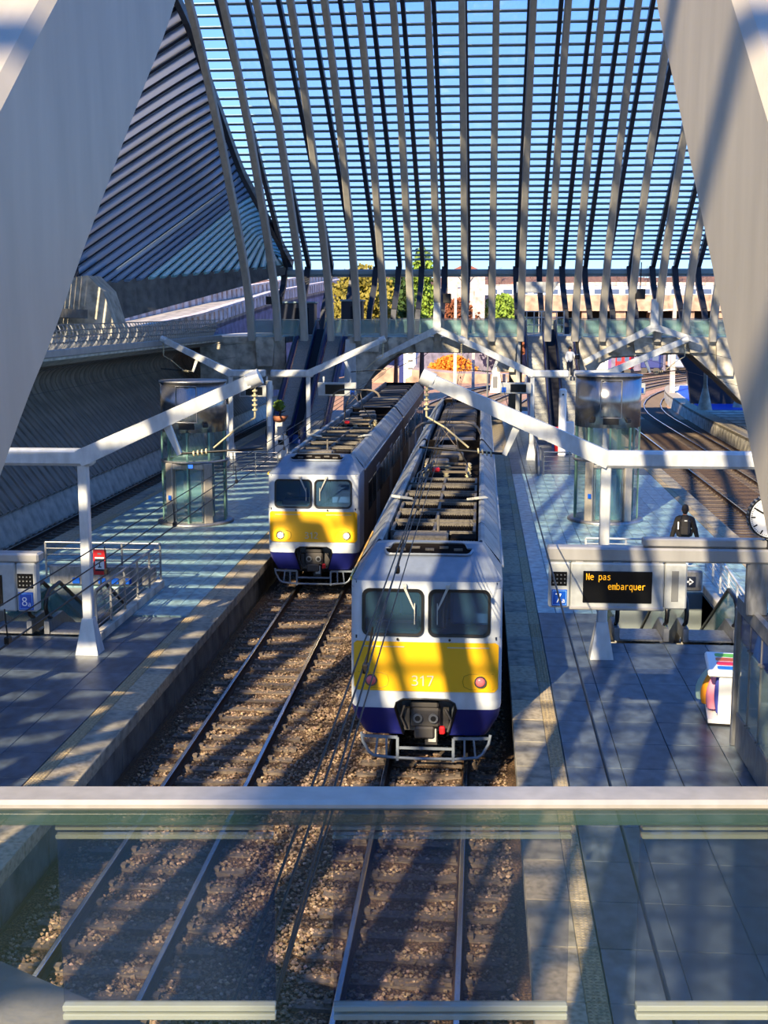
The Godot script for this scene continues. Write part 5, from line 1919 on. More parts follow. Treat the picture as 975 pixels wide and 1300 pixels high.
func build_gantries() -> void:
	gantry("white catenary gantry on the near left platform, its arm reaching up over the left track", -8.5, -4.85, -12.2, 26.3, "catenary gantries")
	gantry("white catenary gantry beside the orange display board, its arm reaching up over the nearer train", 2.66, -1.05, 6.9, 26.8, "catenary gantries")
	gantry("smaller catenary gantry in front of the left far escalators, arm rising towards the farther train", -8.65, -5.0, -10.5, 63.0, "catenary gantries")
	gantry("smaller catenary gantry in front of the right far escalators, arm rising towards the trains", 2.55, -0.9, 4.3, 63.6, "catenary gantries")
	gantry("catenary gantry at the outer side of the left platform, arm rising over the leftmost track", -12.6, -15.9, -10.85, 63.0, "catenary gantries")
	gantry("catenary gantry behind the right lift, arm rising over the track beside it", 6.2, 9.9, 4.65, 63.6, "catenary gantries")
	# thin lamp and sign posts on the platforms
	for q in [[-12.1, 59.6, 3.0, "thin white lamp post at the outer side of the left platform"], [-10.5, 62.2, 4.0, "pale square post with a blue plate in front of the left far escalators"]]:
		var t := thing("post", q[3], "post", V(q[0], 0.76, q[1]))
		var st := begin()
		tube(st, PackedVector3Array([Vector3.ZERO, Vector3(0, q[2], 0)]), 0.06 if q[2] < 4 else 0.16, 8)
		part("shaft", st, M.white_paint, t)
		st = begin()
		cbox(st, Vector3(0, q[2] * 0.5, 0.14), Vector3(0.16, 0.5, 0.04), 0.01)
		part("plate", st, M.sign_blue if q[2] > 4 else M.sign_white, t)

# ---------- display boards ----------
func build_signs() -> void:
	# right board with the orange text
	var t := thing("display_board", "large departure display reading Ne pas embarquer in orange letters, with a blue 7a plate", "display board", V(0, 0, 20))
	var st := begin()
	cbox(st, Vector3(3.1, 4.33, -0.1), Vector3(4.02, 0.23, 0.3), 0.03)
	part("beam", st, M.steel_paint, t)
	st = begin()
	cbox(st, Vector3(3.65, 4.53, -0.1), Vector3(2.1, 0.13, 0.22), 0.02)
	part("top_rail", st, M.steel_paint, t)
	for q in [[1.12, 1.455], [1.465, 2.94], [2.95, 3.3]]:
		st = begin()
		cbox(st, Vector3((q[0] + q[1]) / 2, 3.84, 0), Vector3(q[1] - q[0], 0.74, 0.22), 0.025)
		part("housing", st, M.sign_case, t)
	st = begin()
	cbox(st, Vector3(2.2, 3.475, 0.02), Vector3(1.5, 0.06, 0.24), 0.015)
	for x in [1.6, 2.2, 2.8]:
		box(st, Vector3(x, 4.2, 0.0), Vector3(0.12, 0.05, 0.14))
	part("hanger", st, M.steel_paint, t)
	st = begin()
	cbox(st, Vector3(2.205, 3.82, 0.112), Vector3(1.09, 0.52, 0.02), 0.008)
	var scr := part("screen", st, M.screen, t)
	var l0 := text("lettering", "Ne pas", 0.1, M.amber, scr, Vector3(1.9, 3.985, 0.126), 0.0, 0.004, "Droid Sans Mono")
	var l1 := text("lettering", "embarquer", 0.1, M.amber, scr, Vector3(2.35, 3.83, 0.126), 0.0, 0.004, "Droid Sans Mono")
	l0.scale = Vector3(0.8, 1, 1)
	l1.scale = Vector3(0.8, 1, 1)
	st = begin()
	cbox(st, Vector3(3.11, 3.85, 0.112), Vector3(0.11, 0.5, 0.012), 0.005)
	part("speaker_slot", st, M.slot_grey, t)
	st = begin()
	cbox(st, Vector3(1.28, 3.945, 0.112), Vector3(0.25, 0.23, 0.015), 0.006)
	var eight := part("indicator", st, M.screen, t)
	st = begin()
	for c in [1.22, 1.34]:
		for y in [3.88, 3.945, 4.01]:
			for s in [-0.03, 0.03]:
				box(st, Vector3(c + s, y, 0.122), Vector3(0.022, 0.022, 0.006))
	part("segments", st, M.slot_grey, eight)
	st = begin()
	cbox(st, Vector3(1.29, 3.635, 0.112), Vector3(0.245, 0.27, 0.015), 0.006)
	var pl := part("track_plate", st, M.sign_blue, t)
	st = begin()
	var fr := [[-0.105, -0.115], [0.105, -0.115], [0.105, 0.115], [-0.105, 0.115]]
	for i in 4:
		bar(st, Vector3(1.29 + fr[i][0], 3.635 + fr[i][1], 0.121), Vector3(1.29 + fr[(i + 1) % 4][0], 3.635 + fr[(i + 1) % 4][1], 0.121), 0.008, 0.006)
	part("frame", st, M.pale_line, pl)
	text("numeral", "7", 0.14, M.sign_white, pl, Vector3(1.275, 3.625, 0.122))
	text("letter", "a", 0.075, M.sign_white, pl, Vector3(1.355, 3.59, 0.122))
	# left board, mostly outside the frame
	t = thing("display_board", "pale departure display at the left edge of the view with a blue 8a plate", "display board", V(0, 0, 20))
	st = begin()
	cbox(st, Vector3(-8.95, 4.14, -0.05), Vector3(3.4, 0.16, 0.3), 0.03)
	part("beam", st, M.steel_paint, t)
	st = begin()
	cbox(st, Vector3(-10.5, 2.45, -0.1), Vector3(0.22, 3.4, 0.22), 0.02)
	part("post", st, M.steel_paint, t)
	for q in [[-7.635, -7.3], [-9.1, -7.645], [-9.5, -9.11]]:
		st = begin()
		cbox(st, Vector3((q[0] + q[1]) / 2, 3.65, 0), Vector3(q[1] - q[0], 0.82, 0.22), 0.025)
		part("housing", st, M.sign_case, t)
	st = begin()
	cbox(st, Vector3(-8.4, 3.6, 0.112), Vector3(1.06, 0.52, 0.02), 0.008)
	part("screen", st, M.screen, t)
	st = begin()
	cbox(st, Vector3(-7.48, 3.76, 0.112), Vector3(0.27, 0.25, 0.015), 0.006)
	eight = part("indicator", st, M.screen, t)
	st = begin()
	for c in [-7.54, -7.42]:
		for y in [3.69, 3.76, 3.83]:
			for s in [-0.03, 0.03]:
				box(st, Vector3(c + s, y, 0.122), Vector3(0.022, 0.022, 0.006))
	part("segments", st, M.slot_grey, eight)
	st = begin()
	cbox(st, Vector3(-7.48, 3.42, 0.112), Vector3(0.25, 0.3, 0.015), 0.006)
	pl = part("track_plate", st, M.sign_blue, t)
	st = begin()
	for i in 4:
		bar(st, Vector3(-7.48 + fr[i][0], 3.42 + fr[i][1] * 1.1, 0.121), Vector3(-7.48 + fr[(i + 1) % 4][0], 3.42 + fr[(i + 1) % 4][1] * 1.1, 0.121), 0.008, 0.006)
	part("frame", st, M.pale_line, pl)
	text("numeral", "8", 0.14, M.sign_white, pl, Vector3(-7.505, 3.41, 0.122))
	text("letter", "a", 0.075, M.sign_white, pl, Vector3(-7.42, 3.37, 0.122))
	# four small boards under the far gantries
	for q in [[-8.14, -6.2, 3.98, 4.66, "small far display hanging in front of the left far escalators with a blue corner plate", 1], [-12.1, -10.4, 3.92, 4.5, "small far display beside the outer catenary gantry on the left platform", 0], [0.95, 2.5, 4.1, 4.66, "small far display hanging left of the right far escalators with a blue corner plate", -1], [6.6, 8.1, 4.1, 4.66, "small far display half hidden behind the right lift drum", 1]]:
		var b := thing("far_display", q[4], "display board", V(0, 0, 62.76 if q[0] < 0 else 63.36), 0.0, "displays at the far gantries")
		st = begin()
		cbox(st, Vector3((q[0] + q[1]) / 2, (q[2] + q[3]) / 2, 0), Vector3(q[1] - q[0], q[3] - q[2], 0.22), 0.03)
		part("housing", st, M.sign_case, b)
		st = begin()
		box(st, Vector3((q[0] + q[1]) / 2 + (0.12 if q[5] < 0 else -0.1), (q[2] + q[3]) / 2, 0.115), Vector3((q[1] - q[0]) * 0.5, (q[3] - q[2]) * 0.7, 0.02))
		part("screen", st, M.screen, b)
		st = begin()
		box(st, Vector3(q[1] - 0.2 if q[5] > 0 else q[0] + 0.18, q[2] + 0.2, 0.118), Vector3(0.22, 0.26, 0.02))
		part("track_plate", st, M.sign_blue if q[5] != 0 else M.slot_grey, b)
		st = begin()
		for x in [q[0] + 0.3, q[1] - 0.3]:
			box(st, Vector3(x, (q[3] + 4.92) / 2, 0), Vector3(0.08, 4.96 - q[3], 0.08))
		part("hanger", st, M.white_paint, b)
	# station clock
	var k := thing("clock", "round white station clock with black hands and ticks at the right edge", "clock", V(4.56, 4.97, 20.0))
	st = begin()
	tube(st, PackedVector3Array([Vector3(0, 0, -0.09), Vector3(0, 0, 0.06)]), 0.345, 40)
	part("rim", st, M.black, k)
	st = begin()
	tube(st, PackedVector3Array([Vector3(0, 0, 0.05), Vector3(0, 0, 0.068)]), 0.318, 40)
	var face := part("face", st, M.sign_white, k)
	st = begin()
	for i in 60:
		var a := TAU * i / 60
		var big := i % 5 == 0
		bar(st, Vector3(sin(a) * (0.235 if big else 0.285), cos(a) * (0.235 if big else 0.285), 0.071), Vector3(sin(a) * 0.305, cos(a) * 0.305, 0.071), 0.022 if big else 0.008, 0.006, Vector3(0, 0, 1))
	part("ticks", st, M.black, face)
	for q in [[-1.05, 0.26, 0.028], [1.9, 0.17, 0.034]]:
		st = begin()
		bar(st, Vector3(-sin(q[0]) * 0.04, -cos(q[0]) * 0.04, 0.078), Vector3(sin(q[0]) * q[1], cos(q[0]) * q[1], 0.078), q[2], 0.006, Vector3(0, 0, 1))
		part("hand", st, M.black, face)
	st = begin()
	for i in 30:
		var a := TAU * i / 30
		box(st, Vector3(cos(a) * 0.35, sin(a) * 0.35, 0), Vector3(0.014, 0.03, 0.14), Basis(Vector3(0, 0, 1), a))
	part("bezel_ribs", st, M.slot_grey, k)
	st = begin()
	tube(st, PackedVector3Array([Vector3(0, -0.34, -0.03), Vector3(0, -0.5, -0.03)]), 0.05, 10)
	part("stand", st, M.black, k)

# ---------- glass shelter at the right edge ----------
func build_shelter() -> void:
	var t := thing("shelter", "grey steel waiting shelter with tall glass panes and a blue band at the right edge", "shelter")
	var x := 4.43
	var d0 := 14.5
	var d1 := 21.3
	var st := begin()
	box(st, V(5.6, 3.28, (d0 + d1) / 2), Vector3(2.4, 0.16, d1 - d0 + 0.1))
	var roof := part("roof", st, M.roof_dirt2, t)
	st = begin()
	for s in [[V(x, 3.28, d0), V(x, 3.28, d1)], [V(6.8, 3.28, d0), V(6.8, 3.28, d1)]]:
		bar(st, s[0], s[1], 0.1, 0.24)
	for d in [d0, d1]:
		bar(st, V(x, 3.28, d), V(6.8, 3.28, d), 0.1, 0.24)
	part("roof_edge", st, M.stainless_dull, roof)
	for q in [[x, d1], [x, d0], [6.8, d1], [6.8, d0]]:
		st = begin()
		cbox(st, V(q[0], 1.98, q[1]), Vector3(0.13, 2.44, 0.13), 0.015)
		part("corner_post", st, M.stainless_dull, t)
	for side in [x, 6.8]:
		var d := d0 + 0.07
		while d < d1 - 0.5:
			var w := 0.82
			st = begin()
			cbox(st, V(side, 1.1, d + w / 2), Vector3(0.05, 0.62, w - 0.03), 0.01)
			part("lower_panel", st, M.stainless_dull, t)
			st = begin()
			box(st, V(side, 2.05, d + w / 2), Vector3(0.016, 1.26, w - 0.02))
			part("pane", st, M.shelter_glass, t)
			st = begin()
			box(st, V(side, 2.9, d + w / 2), Vector3(0.018, 0.42, w - 0.02))
			part("blue_pane", st, M.blue_band, t)
			st = begin()
			box(st, V(side, 2.05, d), Vector3(0.045, 2.5, 0.03))
			for h in [1.42, 2.69]:
				for s in [-0.06, 0.06]:
					box(st, V(side - 0.02, h, d + s), Vector3(0.05, 0.035, 0.035))
			part("mullion", st, M.stainless_dull, t)
			d += w
	for k in 2:
		var xc := x + 0.6 + k * 1.15
		st = begin()
		cbox(st, V(xc, 1.1, d1), Vector3(1.1, 0.62, 0.05), 0.01)
		part("lower_panel", st, M.stainless_dull, t)
		st = begin()
		box(st, V(xc, 2.3, d1), Vector3(1.1, 1.75, 0.016))
		part("pane", st, M.shelter_glass, t)
	st = begin()
	cbox(st, V(5.2, 1.2, 17.5), Vector3(0.4, 0.06, 4.5), 0.02)
	for d in [15.6, 17.5, 19.4]:
		box(st, V(5.2, 0.98, d), Vector3(0.3, 0.44, 0.06))
	part("bench", st, M.dark_panel, t)
	st = begin()
	cbox(st, V(4.43, 3.9, 20.1), Vector3(0.34, 1.1, 0.2), 0.03)
	var post := part("board_post", st, M.stainless_dull, t)
	post.name = "board_post"
	var dm := thing("roof_camera", "small dark dome camera with a white base on the shelter roof", "camera", V(4.62, 3.36, 21.0))
	st = begin()
	lathe(st, Vector3.ZERO, [[0.0, 0.0], [0.13, 0.0], [0.13, 0.1], [0.1, 0.12], [0.0, 0.12]], 16)
	part("base", st, M.sign_white, dm)
	st = begin()
	lathe(st, Vector3.ZERO, [[0.09, 0.12], [0.085, 0.17], [0.06, 0.2], [0.001, 0.22]], 16)
	part("dome", st, M.black, dm)
	var gs := thing("glass_sheet", "pale greenish sheet lying on the shelter roof beside the dome camera", "sheet", V(4.85, 3.37, 20.5))
	st = begin()
	extrude(st, PackedVector2Array([Vector2(-0.25, -0.3), Vector2(0.2, -0.35), Vector2(0.32, 0.1), Vector2(0.1, 0.35), Vector2(-0.28, 0.25)]), Vector3(0, 0, 0), Vector3(1, 0, 0), Vector3(0, 0, -1), Vector3(0, 0.03, 0))
	part("sheet", st, M.slat_teal, gs)

# ---------- railings, bins and small platform things ----------
func railing(label: String, pts: Array, h: float, rails: int, group: String, m: Material) -> Node3D:
	var t := thing("railing", label, "railing", Vector3.ZERO, 0.0, group)
	for i in pts.size() - 1:
		var a: Vector3 = pts[i]
		var b: Vector3 = pts[i + 1]
		var n := maxi(1, int(a.distance_to(b) / 1.0))
		for k in n + 1:
			if k == n and i < pts.size() - 2: continue
			var p := a.lerp(b, float(k) / n)
			var st := begin()
			bar(st, p, p + Vector3(0, h, 0), 0.05, 0.03, Vector3(0, 0, 1))
			part("upright", st, m, t)
		for r in rails:
			var st := begin()
			var y := h * (r + 1.0) / rails
			tube(st, PackedVector3Array([a + Vector3(0, y, 0), b + Vector3(0, y, 0)]), 0.03 if r == rails - 1 else 0.014, 6)
			part("top_rail" if r == rails - 1 else "rail", st, m, t)
	return t

func build_platform_things() -> void:
	var st: SurfaceTool
	# guard rails round the stairwells, with a low kerb
	railing("grey horizontal-bar railing around the left stairwell opening", [V(-8.62, 0.95, 27.2), V(-8.62, 0.95, 33.0), V(-11.8, 0.95, 33.0)], 1.0, 6, "", M.stainless_dull)
	railing("pale horizontal-bar railing around the far side of the right stairwell", [V(2.85, 1.3, 33.6), V(6.05, 1.3, 33.6), V(6.05, 0.95, 28.4)], 0.85, 6, "", M.white_paint)
	railing("pale horizontal-bar railing behind the left lift at the end of the pale tiles", [V(-12.3, 0.76, 56.6), V(-9.2, 0.76, 56.6)], 1.05, 5, "", M.stainless)
	railing("pale horizontal-bar railing behind the right lift at the end of the pale tiles", [V(2.9, 0.76, 57.7), V(6.4, 0.76, 57.7)], 1.05, 5, "", M.stainless)
	railing("far side railing running beside the right railing's grey end plate", [V(2.75, 0.76, 58.0), V(2.75, 0.76, 68.0)], 1.05, 4, "", M.stainless_dull)
	for q in [[-8.62, 27.2, 33.0, "grey kerb under the left stairwell railing"], [6.05, 28.0, 33.4, "grey kerb under the right stairwell railing"]]:
		st = begin()
		var d: float = q[1]
		cbox(st, V(q[0], 0.86, (q[1] + q[2]) / 2), Vector3(0.2, 0.22, q[2] - q[1]), 0.02)
		tag(part("kerb", st, M.concrete, null), q[3], "kerb")
	st = begin()
	extrude(st, PackedVector2Array([Vector2(57.3, 0.76), Vector2(60.0, 0.76), Vector2(60.0, 1.85), Vector2(58.2, 1.75), Vector2(57.3, 1.2)]), V(2.62, 0, 0), Vector3(0, 0, -1), Vector3(0, 1, 0), Vector3(0.08, 0, 0))
	tag(part("end_plate", st, M.stainless_dull, null), "grey slanted metal plate at the corner of the railing behind the right lift", "plate")
	# red information panel by the left stairwell
	var r := thing("notice_board", "small red framed notice with a white panel on the left stairwell railing", "notice", V(-9.83, 0, 31.5))
	st = begin()
	cbox(st, Vector3(0, 1.72, 0), Vector3(0.34, 0.66, 0.05), 0.01)
	part("panel", st, M.red, r)
	st = begin()
	box(st, Vector3(0.0, 1.68, 0.028), Vector3(0.24, 0.36, 0.012))
	var sheet := part("sheet", st, M.sign_white, r)
	st = begin()
	box(st, Vector3(0, 1.79, 0.036), Vector3(0.24, 0.07, 0.006))
	box(st, Vector3(0, 1.52, 0.036), Vector3(0.24, 0.05, 0.006))
	box(st, Vector3(0, 1.66, 0.036), Vector3(0.025, 0.12, 0.006))
	box(st, Vector3(0, 1.6, 0.036), Vector3(0.09, 0.03, 0.006))
	part("print", st, M.dark_panel, sheet)
	st = begin()
	box(st, Vector3(0, 1.08, -0.03), Vector3(0.04, 0.64, 0.04))
	box(st, Vector3(0, 1.95, 0.03), Vector3(0.1, 0.05, 0.01))
	part("post", st, M.stainless_dull, r)
	# recycling station
	var b := thing("recycling_bin", "white recycling station with green, orange, red and blue openings and bags bulging from its side", "bin", V(4.72, 0.76, 22.75), -0.12)
	st = begin()
	extrude(st, PackedVector2Array([Vector2(-0.5, -0.5), Vector2(0.55, -0.5), Vector2(0.55, 0.75), Vector2(-0.35, 0.75), Vector2(-0.5, 0.55)]), Vector3(0, 0.0, 0), Vector3(1, 0, 0), Vector3(0, 0, -1), Vector3(0, 0.05, 0))
	part("foot", st, M.black, b)
	st = begin()
	extrude(st, PackedVector2Array([Vector2(-0.5, -0.5), Vector2(0.55, -0.5), Vector2(0.55, 0.75), Vector2(-0.35, 0.75), Vector2(-0.5, 0.55)]), Vector3(0, 0.05, 0), Vector3(1, 0, 0), Vector3(0, 0, -1), Vector3(0, 0.07, 0))
	part("base_tray", st, M.sign_white, b)
	st = begin()
	cbox(st, Vector3(0.1, 0.52, 0.45), Vector3(0.86, 0.82, 0.08), 0.015)
	cbox(st, Vector3(0.1, 0.52, -0.7), Vector3(0.86, 0.82, 0.08), 0.015)
	cbox(st, Vector3(0.5, 0.52, -0.12), Vector3(0.06, 0.82, 1.1), 0.015)
	part("end_panel", st, M.sign_white, b)
	st = begin()
	cbox(st, Vector3(0.02, 0.98, -0.12), Vector3(1.1, 0.12, 1.34), 0.03)
	var lid := part("lid", st, M.sign_white, b)
	var cols := [Color(0.1, 0.4, 0.75), Color(0.8, 0.12, 0.25), Color(0.92, 0.42, 0.12), Color(0.35, 0.65, 0.2)]
	for k in 4:
		var z := 0.32 - k * 0.29
		st = begin()
		extrude(st, rounded(-0.36, -0.115, 0.46, 0.115, 0.06, 4), Vector3(0.0, 1.03, z), Vector3(1, 0, 0), Vector3(0, 0, -1), Vector3(0, 0.016, 0))
		var c := part("coloured_panel", st, mat(cols[k], 0.4), lid)
		c.set_meta("label", ["blue", "red", "orange", "green"][k] + " lid panel")
	for k in 4:
		var z := 0.3 - k * 0.28
		st = begin()
		var rings := []
		for j in 7:
			var u := j / 6.0
			var rr := 0.07 + 0.055 * sin(u * PI * 0.8 + 0.3)
			var cx := -0.27 - (0.05 + 0.085 * k) * sin(u * PI * 0.55)
			if k == 0: cx = -0.26
			var ring := PackedVector3Array()
			for a in 10:
				ring.append(Vector3(cx + cos(TAU * a / 10) * rr * 1.1, 0.93 - u * 0.74, z - sin(TAU * a / 10) * rr))
			rings.append(ring)
		st.set_smooth_group(1)
		loft(st, rings, true)
		st.set_smooth_group(-1)
		cap(st, rings[6], true)
		part("bag", st, mat([Color(0.25, 0.28, 0.6), Color(0.92, 0.55, 0.62), Color(0.95, 0.6, 0.1), Color(0.62, 0.74, 0.7)][k], 0.5), b)
	# ticket machines and a white cabinet
	var m := thing("ticket_machine", "white ticket machine with a red side standing in front of the right far escalators", "machine", V(4.5, 0.76, 66.5))
	st = begin()
	cbox(st, Vector3(0, 0.85, 0), Vector3(0.75, 1.7, 0.5), 0.04)
	part("body", st, M.sign_white, m)
	st = begin()
	cbox(st, Vector3(-0.5, 0.75, -0.05), Vector3(0.24, 1.3, 0.4), 0.04)
	part("side_panel", st, M.red, m)
	m = thing("pillar_box", "tall white rounded column with a round eye before the right far escalators", "column", V(4.18, 0.76, 65.2))
	st = begin()
	cbox(st, Vector3(0, 1.75, 0), Vector3(0.38, 3.5, 0.36), 0.08)
	part("body", st, M.sign_white, m)
	st = begin()
	disc(st, Vector3(0, 3.2, 0.18), Vector3(0, 0, 1), 0.05, 0.02, 10)
	part("eye", st, M.black, m)
	m = thing("white_cabinet", "white cabinet with a sloped top at the foot of the left far escalators", "cabinet", V(-10.15, 0.76, 63.8))
	st = begin()
	extrude(st, PackedVector2Array([Vector2(-0.3, 0), Vector2(0.3, 0), Vector2(0.3, 0.95), Vector2(-0.3, 1.15)]), Vector3(-0.32, 0, 0), Vector3(0, 0, -1), Vector3(0, 1, 0), Vector3(0.64, 0, 0))
	part("body", st, M.sign_white, m)
	st = begin()
	box(st, Vector3(0, 0.8, 0.31), Vector3(0.3, 0.25, 0.02))
	part("screen", st, M.screen, m)

# ---------- people ----------
func blob(st: SurfaceTool, bones: Array, cell: float, k := 0.02) -> void:
	# surface nets over tapered capsules joined by a smooth minimum; bone = [a, b, ra, rb]
	var lo := Vector3(1e9, 1e9, 1e9)
	var hi := -lo
	for b in bones:
		var r: float = maxf(b[2], b[3]) + cell * 2.5
		for p in [b[0], b[1]]:
			lo = lo.min(p - Vector3(r, r, r))
			hi = hi.max(p + Vector3(r, r, r))
	var nx := int((hi.x - lo.x) / cell) + 2
	var ny := int((hi.y - lo.y) / cell) + 2
	var nz := int((hi.z - lo.z) / cell) + 2
	var f := PackedFloat32Array()
	f.resize(nx * ny * nz)
	f.fill(1.0)
	for b in bones:
		var a: Vector3 = b[0]
		var ab: Vector3 = b[1] - b[0]
		var l2 := maxf(ab.length_squared(), 1e-9)
		var ra: float = b[2]
		var rb: float = b[3]
		var reach := maxf(ra, rb) + cell * 2.5 + k
		var mn: Vector3 = (Vector3(b[0]).min(b[1]) - Vector3.ONE * reach - lo) / cell
		var mx: Vector3 = (Vector3(b[0]).max(b[1]) + Vector3.ONE * reach - lo) / cell
		for z in range(maxi(0, int(mn.z)), mini(nz, int(mx.z) + 2)):
			for y in range(maxi(0, int(mn.y)), mini(ny, int(mx.y) + 2)):
				for x in range(maxi(0, int(mn.x)), mini(nx, int(mx.x) + 2)):
					var p := lo + Vector3(x, y, z) * cell - a
					var t := clampf(p.dot(ab) / l2, 0.0, 1.0)
					var d := (p - ab * t).length() - lerpf(ra, rb, t)
					var i := (z * ny + y) * nx + x
					var o := f[i]
					var h := maxf(k - absf(d - o), 0.0) / k
					f[i] = minf(d, o) - h * h * k * 0.25
	var vid := {}
	var pos := PackedVector3Array()
	for z in nz - 1:
		for y in ny - 1:
			for x in nx - 1:
				var base := (z * ny + y) * nx + x
				var inside := 0
				for c in 8:
					if f[base + (c & 1) + ((c >> 1) & 1) * nx + (c >> 2) * nx * ny] < 0: inside += 1
				if inside == 0 or inside == 8: continue
				var sum := Vector3.ZERO
				var cnt := 0
				for e in [[0, 1], [2, 3], [4, 5], [6, 7], [0, 2], [1, 3], [4, 6], [5, 7], [0, 4], [1, 5], [2, 6], [3, 7]]:
					var c0: int = e[0]
					var c1: int = e[1]
					var v0 := f[base + (c0 & 1) + ((c0 >> 1) & 1) * nx + (c0 >> 2) * nx * ny]
					var v1 := f[base + (c1 & 1) + ((c1 >> 1) & 1) * nx + (c1 >> 2) * nx * ny]
					if (v0 < 0) != (v1 < 0):
						var u := v0 / (v0 - v1)
						var p0 := Vector3(c0 & 1, (c0 >> 1) & 1, c0 >> 2)
						var p1 := Vector3(c1 & 1, (c1 >> 1) & 1, c1 >> 2)
						sum += p0.lerp(p1, u)
						cnt += 1
				vid[base] = pos.size()
				pos.append(lo + (Vector3(x, y, z) + sum / cnt) * cell)
	st.set_smooth_group(1)
	var step := [1, nx, nx * ny]
	for base in vid:
		for ax in 3:
			var u: int = step[(ax + 1) % 3]
			var w: int = step[(ax + 2) % 3]
			var nb: int = base + step[ax]
			if nb >= f.size(): continue
			if (f[base] < 0) == (f[nb] < 0): continue
			if not (vid.has(base - u) and vid.has(base - w) and vid.has(base - u - w)): continue
			var q := [pos[vid[base]], pos[vid[base - u]], pos[vid[base - u - w]], pos[vid[base - w]]]
			if f[base] < 0: quad(st, q[0], q[3], q[2], q[1])
			else: quad(st, q[0], q[1], q[2], q[3])
	st.set_smooth_group(-1)

func hand_bones(w: Vector3, dir: Vector3, side: float) -> Array:
	# a relaxed hand hanging from the wrist: palm, four curled fingers, thumb
	var f := Vector3(0, 0, -1)
	var o := []
	var palm := w + dir * 0.085
	o.append([w, palm, 0.026, 0.034])
	for k in 4:
		var b := palm + f * (0.028 - k * 0.019)
		var l: float = [0.036, 0.042, 0.039, 0.03][k]
		var m := b + dir * l
		var n := m + (dir * 0.8 - Vector3(side * 0.5, 0, 0)).normalized() * l * 0.75
		o.append([b, m, 0.0105, 0.0095])
		o.append([m, n, 0.0095, 0.008])
	var tb := w + dir * 0.03 + f * 0.025
	o.append([tb, tb + dir * 0.035 + f * 0.028, 0.013, 0.011])
	o.append([tb + dir * 0.035 + f * 0.028, tb + dir * 0.065 + f * 0.034, 0.011, 0.009])
	return o

